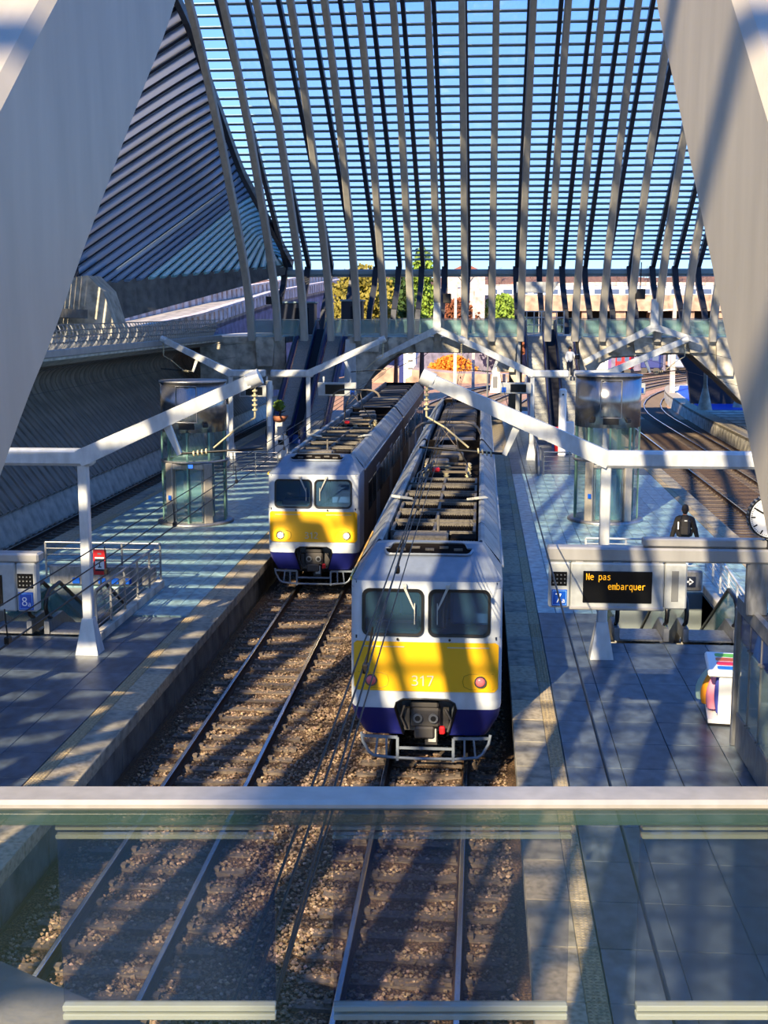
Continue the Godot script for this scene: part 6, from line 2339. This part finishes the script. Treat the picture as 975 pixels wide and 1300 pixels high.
func build_people() -> void:
	# walking away from the camera: x right, z towards the camera, feet at y = 0
	var p := thing("person", "person in black jacket and pale trousers with a black backpack walking away behind the display", "person", V(6.0, 0.76, 37.0), -0.25)
	var st := begin()
	var lw := Vector3(-0.36, 0.84, 0.06)
	var rw := Vector3(0.37, 0.86, -0.02)
	var legs := [
		[Vector3(-0.1, 0.9, 0.0), Vector3(-0.11, 0.5, -0.06), 0.095, 0.066], [Vector3(-0.11, 0.5, -0.06), Vector3(-0.11, 0.09, -0.12), 0.064, 0.045],
		[Vector3(0.1, 0.9, 0.0), Vector3(0.1, 0.5, 0.04), 0.095, 0.066], [Vector3(0.1, 0.5, 0.04), Vector3(0.11, 0.1, 0.2), 0.064, 0.045],
		[Vector3(-0.07, 0.92, 0), Vector3(0.07, 0.92, 0), 0.13, 0.13]]
	var head := [[Vector3(0.0, 1.5, 0.0), Vector3(0, 1.6, -0.03), 0.058, 0.055], [Vector3(0, 1.66, -0.03), Vector3(0, 1.7, -0.02), 0.088, 0.098], [Vector3(0, 1.61, -0.07), Vector3(0, 1.6, -0.08), 0.055, 0.05], [Vector3(0, 1.65, -0.11), Vector3(0, 1.625, -0.135), 0.014, 0.018], [Vector3(-0.095, 1.66, -0.01), Vector3(-0.1, 1.63, 0.0), 0.014, 0.01], [Vector3(0.095, 1.66, -0.01), Vector3(0.1, 1.63, 0.0), 0.014, 0.01]]
	var torso := [[Vector3(0, 1.0, 0), Vector3(0, 1.3, 0), 0.15, 0.17], [Vector3(-0.14, 1.38, 0), Vector3(0.14, 1.38, 0), 0.1, 0.1], [Vector3(0, 1.4, 0), Vector3(0, 1.5, 0), 0.1, 0.06],
		[Vector3(-0.2, 1.38, 0), Vector3(-0.29, 1.1, 0.03), 0.072, 0.055], [Vector3(-0.29, 1.1, 0.03), lw, 0.053, 0.04],
		[Vector3(0.2, 1.38, 0), Vector3(0.3, 1.11, 0.03), 0.072, 0.055], [Vector3(0.3, 1.11, 0.03), rw, 0.053, 0.04], [Vector3(-0.06, 0.98, 0), Vector3(0.06, 0.98, 0), 0.16, 0.16]]
	blob(st, legs + torso + [head[0]], 0.02, 0.03)
	blob(st, head, 0.009, 0.02)
	blob(st, hand_bones(lw, Vector3(-0.1, -1, 0.0).normalized(), -1.0), 0.0055, 0.008)
	blob(st, hand_bones(rw, Vector3(0.1, -1, 0.0).normalized(), 1.0), 0.0055, 0.008)
	part("body", st, M.skin, p)
	st = begin()
	var jacket := []
	for b in torso: jacket.append([b[0], b[1], b[2] + 0.02, b[3] + 0.02])
	jacket[2] = [Vector3(0, 1.4, 0), Vector3(0, 1.47, 0), 0.12, 0.085]
	blob(st, jacket, 0.02, 0.03)
	part("jacket", st, M.black_cloth, p)
	st = begin()
	var trou := []
	for b in legs: trou.append([b[0], b[1], b[2] + 0.014, b[3] + 0.022])
	blob(st, trou, 0.02, 0.03)
	part("trousers", st, M.pale_denim, p)
	st = begin()
	for q in [[-0.11, -0.12], [0.11, 0.2]]:
		blob(st, [[Vector3(q[0], 0.045, q[1] + 0.04), Vector3(q[0], 0.04, q[1] - 0.15), 0.045, 0.036]], 0.014, 0.01)
	part("shoes", st, M.black, p)
	st = begin()
	blob(st, [[Vector3(0, 1.69, 0.0), Vector3(0, 1.74, 0.0), 0.105, 0.095], [Vector3(0, 1.62, 0.035), Vector3(0, 1.7, 0.03), 0.08, 0.09]], 0.012, 0.02)
	part("hair", st, M.hair, p)
	st = begin()
	cbox(st, Vector3(0.03, 1.2, 0.26), Vector3(0.3, 0.46, 0.16), 0.06)
	cbox(st, Vector3(0.03, 1.1, 0.35), Vector3(0.24, 0.24, 0.06), 0.025)
	for s in [-0.1, 0.13]:
		tube(st, PackedVector3Array([Vector3(s, 1.4, 0.2), Vector3(s, 1.49, 0.08), Vector3(s, 1.47, -0.08), Vector3(s * 1.1, 1.3, -0.2)]), 0.025, 6)
	var bag := part("backpack", st, M.black_bag, p)
	st = begin()
	bar(st, Vector3(-0.16, 1.12, 0.24), Vector3(-0.16, 1.34, 0.24), 0.035, 0.02, Vector3(0, 0, 1))
	box(st, Vector3(0.06, 1.4, 0.345), Vector3(0.08, 0.02, 0.01))
	part("reflective_tag", st, M.sign_white, bag)
	# someone standing on the right far escalator
	p = thing("person", "distant dark-haired person in a pale top holding a bag on the right far escalator", "person", V(5.3, 4.35, 76.9), 0.2)
	st = begin()
	legs = [[Vector3(-0.09, 0.88, 0), Vector3(-0.1, 0.48, -0.02), 0.09, 0.065], [Vector3(-0.1, 0.48, -0.02), Vector3(-0.1, 0.08, 0.02), 0.06, 0.045], [Vector3(0.09, 0.88, 0), Vector3(0.1, 0.48, -0.02), 0.09, 0.065], [Vector3(0.1, 0.48, -0.02), Vector3(0.1, 0.08, 0.02), 0.06, 0.045]]
	torso = [[Vector3(0, 0.95, 0), Vector3(0, 1.25, 0), 0.14, 0.15], [Vector3(-0.13, 1.32, 0), Vector3(0.13, 1.32, 0), 0.085, 0.085], [Vector3(-0.18, 1.32, 0), Vector3(-0.24, 1.05, 0.03), 0.06, 0.05], [Vector3(-0.24, 1.05, 0.03), Vector3(-0.2, 0.85, 0.14), 0.048, 0.038], [Vector3(0.18, 1.32, 0), Vector3(0.3, 1.1, 0.08), 0.06, 0.05], [Vector3(0.3, 1.1, 0.08), Vector3(0.42, 1.22, 0.16), 0.048, 0.038]]
	blob(st, legs + torso + [[Vector3(0, 1.35, 0), Vector3(0, 1.5, 0), 0.06, 0.05], [Vector3(0, 1.56, 0), Vector3(0, 1.61, 0), 0.085, 0.09]], 0.03, 0.03)
	part("body", st, M.skin, p)
	st = begin()
	jacket = []
	for b in torso: jacket.append([b[0], b[1], b[2] + 0.02, b[3] + 0.02])
	blob(st, jacket, 0.03, 0.03)
	part("top", st, M.sign_white, p)
	st = begin()
	trou = []
	for b in legs: trou.append([b[0], b[1], b[2] + 0.015, b[3] + 0.02])
	blob(st, trou, 0.03, 0.03)
	part("trousers", st, M.dark_panel, p)
	st = begin()
	blob(st, [[Vector3(0, 1.6, -0.01), Vector3(0, 1.65, -0.01), 0.1, 0.095], [Vector3(0, 1.45, -0.06), Vector3(0, 1.6, -0.04), 0.07, 0.09]], 0.02, 0.02)
	part("hair", st, M.hair, p)
	st = begin()
	cbox(st, Vector3(0.4, 1.1, 0.2), Vector3(0.3, 0.26, 0.14), 0.04)
	part("bag", st, M.black_bag, p)

# ---------- overhead wires ----------
func wire(called: String, label: String, lines: Array, m: Material, group: String, droppers := []) -> void:
	var t := thing(called, label, "wire", Vector3.ZERO, 0.0, group)
	for l in lines:
		var st := begin()
		var pts := PackedVector3Array()
		for q in l[0]: pts.append(V(q[0], q[1], q[2]))
		tube(st, pts, l[1], 5)
		part("wire", st, m, t)
	for q in droppers:
		var st := begin()
		tube(st, PackedVector3Array([V(q[0], q[1], q[4]), V(q[2], q[3], q[4])]), 0.008, 4)
		cbox(st, V(q[2], q[3], q[4]), Vector3(0.05, 0.08, 0.1), 0.01)
		part("dropper", st, m, t)

func build_wires() -> void:
	var wm: Material = M.wire
	var dr := []
	for d in [10.0, 14.0, 18.6, 23.0, 27.0, 33.0, 40.0, 48.0, 56.0]:
		dr.append([-0.86, 5.62, -0.92, 5.27, d])
	wire("catenary_wire", "bundle of dark overhead wires hanging above the nearer train and crossing its front", [
		[[[-1.02, 5.27, 4.0], [-0.98, 5.26, 26.8], [-0.85, 5.26, 63.0], [-0.95, 5.26, 100.0]], 0.0085],
		[[[-0.95, 5.27, 4.0], [-0.92, 5.26, 26.8], [-0.8, 5.26, 63.0], [-0.9, 5.26, 100.0]], 0.0085],
		[[[-0.83, 5.3, 4.0], [-0.86, 5.6, 15.0], [-0.95, 6.1, 26.8], [-0.86, 5.6, 45.0], [-0.9, 6.1, 63.0], [-0.9, 5.6, 80.0]], 0.008],
		[[[-0.86, 5.2, 4.0], [-0.85, 5.25, 26.8], [-0.76, 5.3, 63.0]], 0.007]], wm, "overhead wires", dr)
	dr = []
	for d in [9.0, 12.0, 15.4, 19.0, 24.0, 30.0, 38.0]:
		dr.append([-4.74, 5.22, -4.72, 4.9, d])
	wire("catenary_wire", "dark overhead wires of the left track running from lower left up towards the farther train", [
		[[[-4.78, 5.25, 4.0], [-4.76, 5.27, 26.3], [-4.7, 5.27, 63.0], [-4.8, 5.27, 100.0]], 0.0085],
		[[[-4.72, 5.06, 4.0], [-4.7, 5.1, 26.3], [-4.72, 5.22, 63.0]], 0.0085],
		[[[-4.72, 4.85, 4.0], [-4.7, 4.9, 26.3], [-4.75, 5.15, 63.0]], 0.011]], wm, "overhead wires", dr)
	wire("feeder_wire", "single dark cable hanging over the right platform in front of the display's left end", [
		[[[0.85, 5.2, 4.0], [0.84, 5.18, 26.8], [0.86, 5.3, 62.0]], 0.011]], wm, "overhead wires")
	wire("catenary_wire", "overhead wires above the track behind the right lift", [
		[[[10.18, 5.27, 20.0], [10.0, 5.27, 63.9], [10.18, 5.27, 100.0]], 0.0085],
		[[[10.18, 5.9, 20.0], [10.0, 6.4, 63.9], [10.18, 5.9, 100.0]], 0.0085]], wm, "overhead wires")
	wire("catenary_wire", "overhead wires above the leftmost track along the ribbed wall", [
		[[[-15.6, 5.27, 20.0], [-15.8, 5.27, 62.7], [-15.6, 5.27, 100.0]], 0.0085],
		[[[-15.6, 5.7, 20.0], [-15.8, 6.3, 62.7], [-15.6, 5.8, 100.0]], 0.0085]], wm, "overhead wires")

# ---------- beyond the bridge ----------
func leafy(called: String, label: String, category: String, at: Vector3, h: float, r: float, m: Material, n: int, leaf: float, group := "") -> Node3D:
	var t := thing(called, label, category, at, 0.0, group)
	var st := begin()
	if h > r * 1.2:
		tube(st, PackedVector3Array([Vector3.ZERO, Vector3(0.1, h * 0.5, 0), Vector3(0, h * 0.92, 0)]), 0.05 + h * 0.018, 6, 0.03)
		for k in 9:
			var y := h * (0.25 + 0.07 * k)
			var a := k * 2.4
			var rr := r * (1.0 - 0.5 * k / 9.0)
			tube(st, PackedVector3Array([Vector3(0.05, y, 0), Vector3(cos(a) * rr * 0.8, y + h * 0.12, sin(a) * rr * 0.8)]), 0.04, 4, 0.012)
		part("trunk", st, M.bark, t)
	var mm := MultiMesh.new()
	mm.transform_format = MultiMesh.TRANSFORM_3D
	var lm := begin()
	quad(lm, Vector3(-0.5, 0, 0), Vector3(0, 0.12, 0.5), Vector3(0.5, 0, 0), Vector3(0, 0.1, -0.5))
	mm.mesh = done(lm)
	mm.instance_count = n
	for i in n:
		var dir := Vector3(rng.randfn(), rng.randfn(), rng.randfn()).normalized()
		var k := pow(rng.randf(), 0.4)
		var y := h * 0.69 + dir.y * k * h * 0.31 if h > r * 1.2 else h * 0.5 * (1.0 + dir.y * k)
		var lump := 0.75 + 0.25 * sin(dir.x * 7.0 + dir.z * 5.0 + y * 2.0)
		var taper_ := 1.0 - 0.4 * clampf(y / h, 0, 1)
		var s := leaf * rng.randf_range(0.6, 1.3)
		mm.set_instance_transform(i, Transform3D(Basis.from_euler(Vector3(rng.randf() * 6, rng.randf() * 6, rng.randf() * 6)).scaled(Vector3.ONE * s), Vector3(dir.x * k * r * lump * taper_, y, dir.z * k * r * lump * taper_)))
	var mi := MultiMeshInstance3D.new()
	mi.name = "foliage"
	mi.multimesh = mm
	mi.material_override = m
	t.add_child(mi, true)
	stuff(mi)
	return t

func twig(st: SurfaceTool, a: Vector3, dir: Vector3, l: float, r: float, depth: int) -> void:
	var b := a + dir * l
	tube(st, PackedVector3Array([a, a.lerp(b, 0.5) + Vector3(rng.randfn(), 0, rng.randfn()) * l * 0.04, b]), r, 4, r * 0.6)
	if depth == 0: return
	for k in 3:
		var nd := (dir + Vector3(rng.randfn(), absf(rng.randfn()) * 0.5 + 0.2, rng.randfn()) * 0.55).normalized()
		twig(st, a.lerp(b, 0.55 + 0.22 * k), nd, l * rng.randf_range(0.55, 0.75), r * 0.58, depth - 1)

func build_background() -> void:
	var st: SurfaceTool
	# hillside
	var hill := structure("hill", "brown wooded hillside rising behind the railway yard", "hill")
	var n := FastNoiseLite.new()
	n.seed = 9
	n.frequency = 0.03
	st = begin()
	st.set_smooth_group(1)
	var prev := PackedVector3Array()
	for j in 12:
		var row := PackedVector3Array()
		for i in 40:
			var x := -120.0 + i * 9.0
			var d := 232.0 + j * 9.0
			row.append(V(x, -0.5 + j * j * 0.09 + j * 0.6 + n.get_noise_2d(x, d) * 2.2, d))
		if j > 0:
			for i in 39: quad(st, prev[i], row[i], row[i + 1], prev[i + 1])
		prev = row
	part("slope", st, M.hill, hill)
	# bare trees on it
	var protos := []
	for k in 3:
		st = begin()
		twig(st, Vector3.ZERO, Vector3(0, 1, 0), 3.2, 0.2, 4)
		protos.append(done(st))
	for i in 70:
		var d := 297.0 + 7.2 * (i % 5) + rng.randf_range(-3, 3)
		var x := (-6.0 + 5.2 * floorf(i / 5.0) + rng.randf_range(-1.2, 1.2)) * (d / 240.0)
		var j := (d - 232.0) / 9.0
		var o := inst("bare_tree", protos[i % 3], M.bare_bark, null, Transform3D(Basis(Vector3.UP, rng.randf() * TAU).scaled(Vector3.ONE * rng.randf_range(0.45, 0.62)), V(x, -1.0 + j * j * 0.09 + j * 0.6, d)))
		tag(o, "leafless brown tree on the wooded hillside behind the yard", "tree", "bare trees on the hillside")
	# yellow-green trees behind the left part of the bridge
	leafy("tree", "tall golden-yellow autumn tree behind the bridge right of the left far escalators", "tree", V(-10.6, 0, 112), 12.3, 5.0, M.leaf_a, 4600, 0.42)
	leafy("tree", "dark green tree standing behind the golden autumn tree at the left part of the bridge", "tree", V(-8.0, 0, 118), 11.6, 3.6, M.leaf_b, 3600, 0.42)
	leafy("tree", "slender yellow-green tree behind the bridge left of its middle", "tree", V(-5.9, 0, 125), 14.5, 2.6, M.leaf_d, 2600, 0.4)
	leafy("bush", "bright orange bush on the yard bank seen under the bridge", "bush", V(-3.6, 0.2, 158), 2.6, 3.9, M.leaf_c, 2400, 0.4)
	leafy("bush", "rusty brown bush on the bank right of the orange bush", "bush", V(3.5, 2.0, 178), 3.6, 6.0, M.leaf_e, 2400, 0.5)
	leafy("bush", "tall rusty-brown thicket in front of the white gabled house", "bush", V(-3.6, 0.0, 194), 10.2, 5.2, M.leaf_e, 2600, 0.5)
	leafy("bush", "olive bush on the slope above the bridge glass right of the middle", "bush", V(3.2, 6.0, 206), 5.0, 5.0, M.leaf_d, 1800, 0.5)
	leafy("bush", "low green bush at the rounded end of the far right platform", "bush", V(22.5, 0.76, 128), 2.4, 1.7, M.leaf_d, 1200, 0.32)
	leafy("plant", "green planted bush against the dark wall left of the left far escalators", "plant", V(-14.6, 3.3, 84.5), 1.8, 1.6, M.leaf_b, 900, 0.22)
	leafy("plant", "small light green potted plant behind the far left gantry", "plant", V(-10.7, 2.6, 66.5), 0.9, 0.45, M.leaf_d, 400, 0.14)
	var pot := thing("plant_pot", "terracotta dish on a pale pillar under the small potted plant", "pot", V(-10.7, 0.76, 66.5))
	st = begin()
	lathe(st, Vector3.ZERO, [[0.0, 1.6], [0.28, 1.6], [0.5, 1.9], [0.46, 1.92], [0.0, 1.88]], 14)
	part("dish", st, mat(Color(0.66, 0.42, 0.3), 0.8), pot)
	st = begin()
	cbox(st, Vector3(0, 0.8, 0), Vector3(0.42, 1.62, 0.42), 0.03)
	part("pillar", st, M.white_paint, pot)
	# retaining wall and bank
	var rw := structure("wall_yard", "violet-grey retaining wall beside the yard tracks under the bridge", "wall")
	st = begin()
	extrude(st, PackedVector2Array([Vector2(-22, -0.5), Vector2(-22, 6.0), Vector2(-6, 5.5), Vector2(2, 3.2), Vector2(14, 2.6), Vector2(26, 2.2), Vector2(26, -0.5)]), V(0, 0, 182), Vector3(1, 0, 0), Vector3(0, 1, 0), Vector3(0, 0, -8))
	part("wall", st, M.violet_wall, rw)
	st = begin()
	extrude(st, PackedVector2Array([Vector2(-14, -0.4), Vector2(-14, 1.8), Vector2(-3, 0.9), Vector2(2, 0.8), Vector2(2, -0.4)]), V(0, 0, 150), Vector3(1, 0, 0), Vector3(0, 1, 0), Vector3(0, 0, -6))
	part("bank", st, M.beige, rw)
	st = begin()
	cbox(st, V(2.8, 0.35, 152), Vector3(12, 0.9, 3.0), 0.05)
	part("loading_edge", st, M.beige, rw)
	# long white building, viaduct and small houses
	var lb := thing("building", "long low pale blue building with a window row behind the bridge's right half", "building")
	st = begin()
	box(st, V(40, 11.5, 226), Vector3(86, 2.0, 8))
	part("walls", st, M.pale_blue, lb)
	st = begin()
	extrude(st, PackedVector2Array([Vector2(-3, 12.45), Vector2(84, 12.45), Vector2(84, 12.8), Vector2(20, 13.1), Vector2(-3, 12.6)]), V(0, 0, 222), Vector3(1, 0, 0), Vector3(0, 1, 0), Vector3(0, 0, -9))
	part("roof", st, M.pale, lb)
	for k in 30:
		st = begin()
		cbox(st, V(-0.8 + k * 2.6, 11.5, 221.97), Vector3(1.9, 1.1, 0.12), 0.02)
		var w := part("window", st, M.sign_white, lb)
		st = begin()
		box(st, V(-0.8 + k * 2.6, 11.5, 221.9), Vector3(1.6, 0.8, 0.08))
		part("pane", st, M.side_glass2, w)
	var vd := thing("viaduct", "beige viaduct with dark openings below the long pale building", "viaduct")
	st = begin()
	box(st, V(42, 9.5, 216), Vector3(88, 2.6, 6))
	part("parapet", st, M.beige, vd)
	for k in 16:
		st = begin()
		box(st, V(0.5 + k * 5.6, 4.0, 216), Vector3(1.6, 8.6, 5))
		part("pier", st, M.beige, vd)
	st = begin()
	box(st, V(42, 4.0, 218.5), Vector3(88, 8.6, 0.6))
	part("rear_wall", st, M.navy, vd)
	for q in [[-2.6, 11.2, 205.0, 6.0, 6.0, "white house with a curved gable ornament behind the middle of the bridge"], [6.4, 12.6, 238.0, 3.4, 3.2, "small white house right of the hanging black screen"]]:
		var hs := thing("house", q[5], "house", V(q[0], q[1] - 3.2, q[2]))
		st = begin()
		box(st, Vector3(0, q[4] / 2 - 7, 0), Vector3(q[3], q[4] + 14, 6))
		part("walls", st, M.pale, hs)
		st = begin()
		extrude(st, PackedVector2Array([Vector2(-q[3] / 2 - 0.3, q[4]), Vector2(q[3] / 2 + 0.3, q[4]), Vector2(0, q[4] + 1.6)]), Vector3(0, 0, 3.2), Vector3(1, 0, 0), Vector3(0, 1, 0), Vector3(0, 0, -6.4))
		part("roof", st, mat(Color(0.5, 0.3, 0.24), 0.8), hs)
		st = begin()
		tube(st, PackedVector3Array([Vector3(-1.2, q[4] - 0.4, 3.1), Vector3(-0.6, q[4] - 1.2, 3.1), Vector3(0.6, q[4] - 1.2, 3.1), Vector3(1.2, q[4] - 0.4, 3.1)]), 0.1, 5)
		box(st, Vector3(0, q[4] * 0.3, 3.02), Vector3(0.8, 1.1, 0.06))
		part("ornament", st, M.slot_grey, hs)
	# white steel trusses of a far bridge at the right
	for k in 3:
		var tr := thing("steel_truss", ["left", "middle", "right"][k] + " one of the white crossed truss bays before the dark openings at far right", "truss", V(36.0 + k * 9.5, 4.6, 205), 0.0, "far white truss")
		st = begin()
		for s in [-1.0, 1.0]: bar(st, Vector3(-4.6, -s * 1.9, 0), Vector3(4.6, s * 1.9, 0), 0.2, 0.2)
		for y in [-2.0, 2.0]: bar(st, Vector3(-4.7, y, 0), Vector3(4.7, y, 0), 0.22, 0.22)
		for x in [-4.6, 4.6]: bar(st, Vector3(x, -4.9, 0), Vector3(x, 2, 0), 0.22, 0.22, Vector3(0, 0, 1))
		part("members", st, M.sign_white, tr)
	# parked wagons and vans in the yard
	for q in [[14.6, 164, 3.6, M.sign_white, "white"], [18.6, 167, 2.0, M.red, "red"], [22.5, 170, 2.6, M.sign_blue2, "dark blue"], [27.3, 174, 4.0, M.pale_blue, "pale blue"], [11.2, 161, 2.4, M.pale, "cream"]]:
		var v := thing("wagon", q[4] + " parked wagon in the yard seen under the right span of the bridge", "wagon", V(q[0], 0.0, q[1]), -0.3, "parked wagons")
		st = begin()
		cbox(st, Vector3(0, 1.75, 0), Vector3(q[2], 2.1, 2.4), 0.15)
		part("body", st, q[3], v)
		st = begin()
		for s in [-1.0, 1.0]:
			tube(st, PackedVector3Array([Vector3(s * q[2] * 0.3, 0.45, -1.0), Vector3(s * q[2] * 0.3, 0.45, 1.15)]), 0.45, 12)
		box(st, Vector3(0, 0.7, 0), Vector3(q[2] * 0.9, 0.2, 2.0))
		part("wheels", st, M.iron, v)
		for s in [-0.25, 0.25]:
			st = begin()
			box(st, Vector3(s * q[2], 2.1, 1.21), Vector3(q[2] * 0.3, 0.7, 0.04))
			part("window", st, M.side_glass2, v)
	# masts and signals
	for q in [[-8.2, 130, 9.0, 0.3, 0, "dark blue steel mast under the left end of the bridge span"], [-2.9, 140, 12.0, 0.24, 1, "pale mast seen under the bridge left of its middle"], [-0.9, 141, 12.0, 0.22, 1, "pale mast next to another one, right of it, under the bridge"], [17.5, 118, 9.5, 0.3, 1, "pale concrete mast left of the rounded platform end"], [29.6, 150, 10.5, 0.3, 1, "pale mast behind the rounded end of the far right platform"], [21.6, 124, 7.0, 0.26, 2, "violet mast standing on the rounded end of the far right platform"], [8.8, 196, 15.5, 0.26, 1, "pale mast in front of the long building near the right escalators"], [31.0, 195, 18.0, 0.3, 1, "tall pale mast before the long building right of the centre"], [41.5, 207, 18.0, 0.3, 1, "tall pale mast before the long building near the right strut"]]:
		var ms := thing("mast", q[5], "mast", V(q[0], -0.2, q[1]))
		st = begin()
		taper(st, Vector3.ZERO, Vector3(0, q[2], 0), q[3] * 1.6, q[3] * 1.6, q[3], q[3], Vector3(0, 0, 1))
		part("shaft", st, [M.sign_blue2, M.pale, M.violet_wall][q[4]], ms)
		st = begin()
		bar(st, Vector3(-2.4, q[2] - 1.2, 0), Vector3(0.4, q[2] - 0.9, 0), 0.12, 0.12)
		part("cantilever", st, [M.sign_blue2, M.pale, M.violet_wall][q[4]], ms)
	var sg := thing("signal", "white irregular signal board on a post under the left part of the bridge span", "signal", V(-7.7, -0.2, 134))
	st = begin()
	tube(st, PackedVector3Array([Vector3(-0.4, 0, 0), Vector3(-0.4, 5.0, 0)]), 0.14, 6)
	part("post", st, M.sign_white, sg)
	st = begin()
	extrude(st, PackedVector2Array([Vector2(-0.5, 4.9), Vector2(1.0, 5.0), Vector2(1.3, 4.4), Vector2(0.9, 3.6), Vector2(0.9, 2.9), Vector2(0.4, 2.3), Vector2(0.3, 1.6), Vector2(-0.4, 1.2)]), Vector3(0, 0, 0.05), Vector3(1, 0, 0), Vector3(0, 1, 0), Vector3(0, 0, -0.2))
	part("board", st, M.sign_white, sg)
	st = begin()
	for y in [2.4, 3.2, 4.0]:
		box(st, Vector3(0.2, y, 0.08), Vector3(0.5, 0.16, 0.05))
	part("marks", st, M.slot_grey, sg)
	for q in [[0.6, 122, 5.4, "signal post with a square head under the middle of the bridge"], [22.4, 140, 3.0, "violet ticket pillar at the rounded platform end"]]:
		var s := thing("signal_post", q[3], "signal", V(q[0], 0.0, q[1]))
		st = begin()
		tube(st, PackedVector3Array([Vector3.ZERO, Vector3(0, q[2], 0)]), 0.1, 6)
		part("post", st, M.slot_grey, s)
		st = begin()
		cbox(st, Vector3(0, q[2], 0), Vector3(0.9, 0.9, 0.3), 0.06)
		part("head", st, M.pale, s)
		st = begin()
		disc(st, Vector3(0, q[2], 0.15), Vector3(0, 0, 1), 0.22, 0.03, 10)
		part("lamp", st, M.slot_grey, s)
	var hut := thing("hut", "small white A-shaped hut beside the yard tracks under the bridge", "hut", V(1.45, -0.25, 133))
	st = begin()
	extrude(st, PackedVector2Array([Vector2(-0.55, 0), Vector2(0.65, 0), Vector2(0.45, 2.6), Vector2(-0.2, 2.6)]), Vector3(0, 0, 0.6), Vector3(1, 0, 0), Vector3(0, 1, 0), Vector3(0, 0, -1.2))
	part("walls", st, M.sign_white, hut)
	st = begin()
	box(st, Vector3(0, 1.1, 0.61), Vector3(0.5, 1.2, 0.04))
	part("door", st, M.slot_grey, hut)
	var pil := thing("pillar", "short violet pillar on the blue floor of the far right platform", "pillar", V(22.0, 0.76, 110))
	st = begin()
	lathe(st, Vector3.ZERO, [[0.0, 0], [0.42, 0], [0.42, 3.4], [0.36, 3.5], [0, 3.5]], 14)
	part("shaft", st, M.violet_wall, pil)
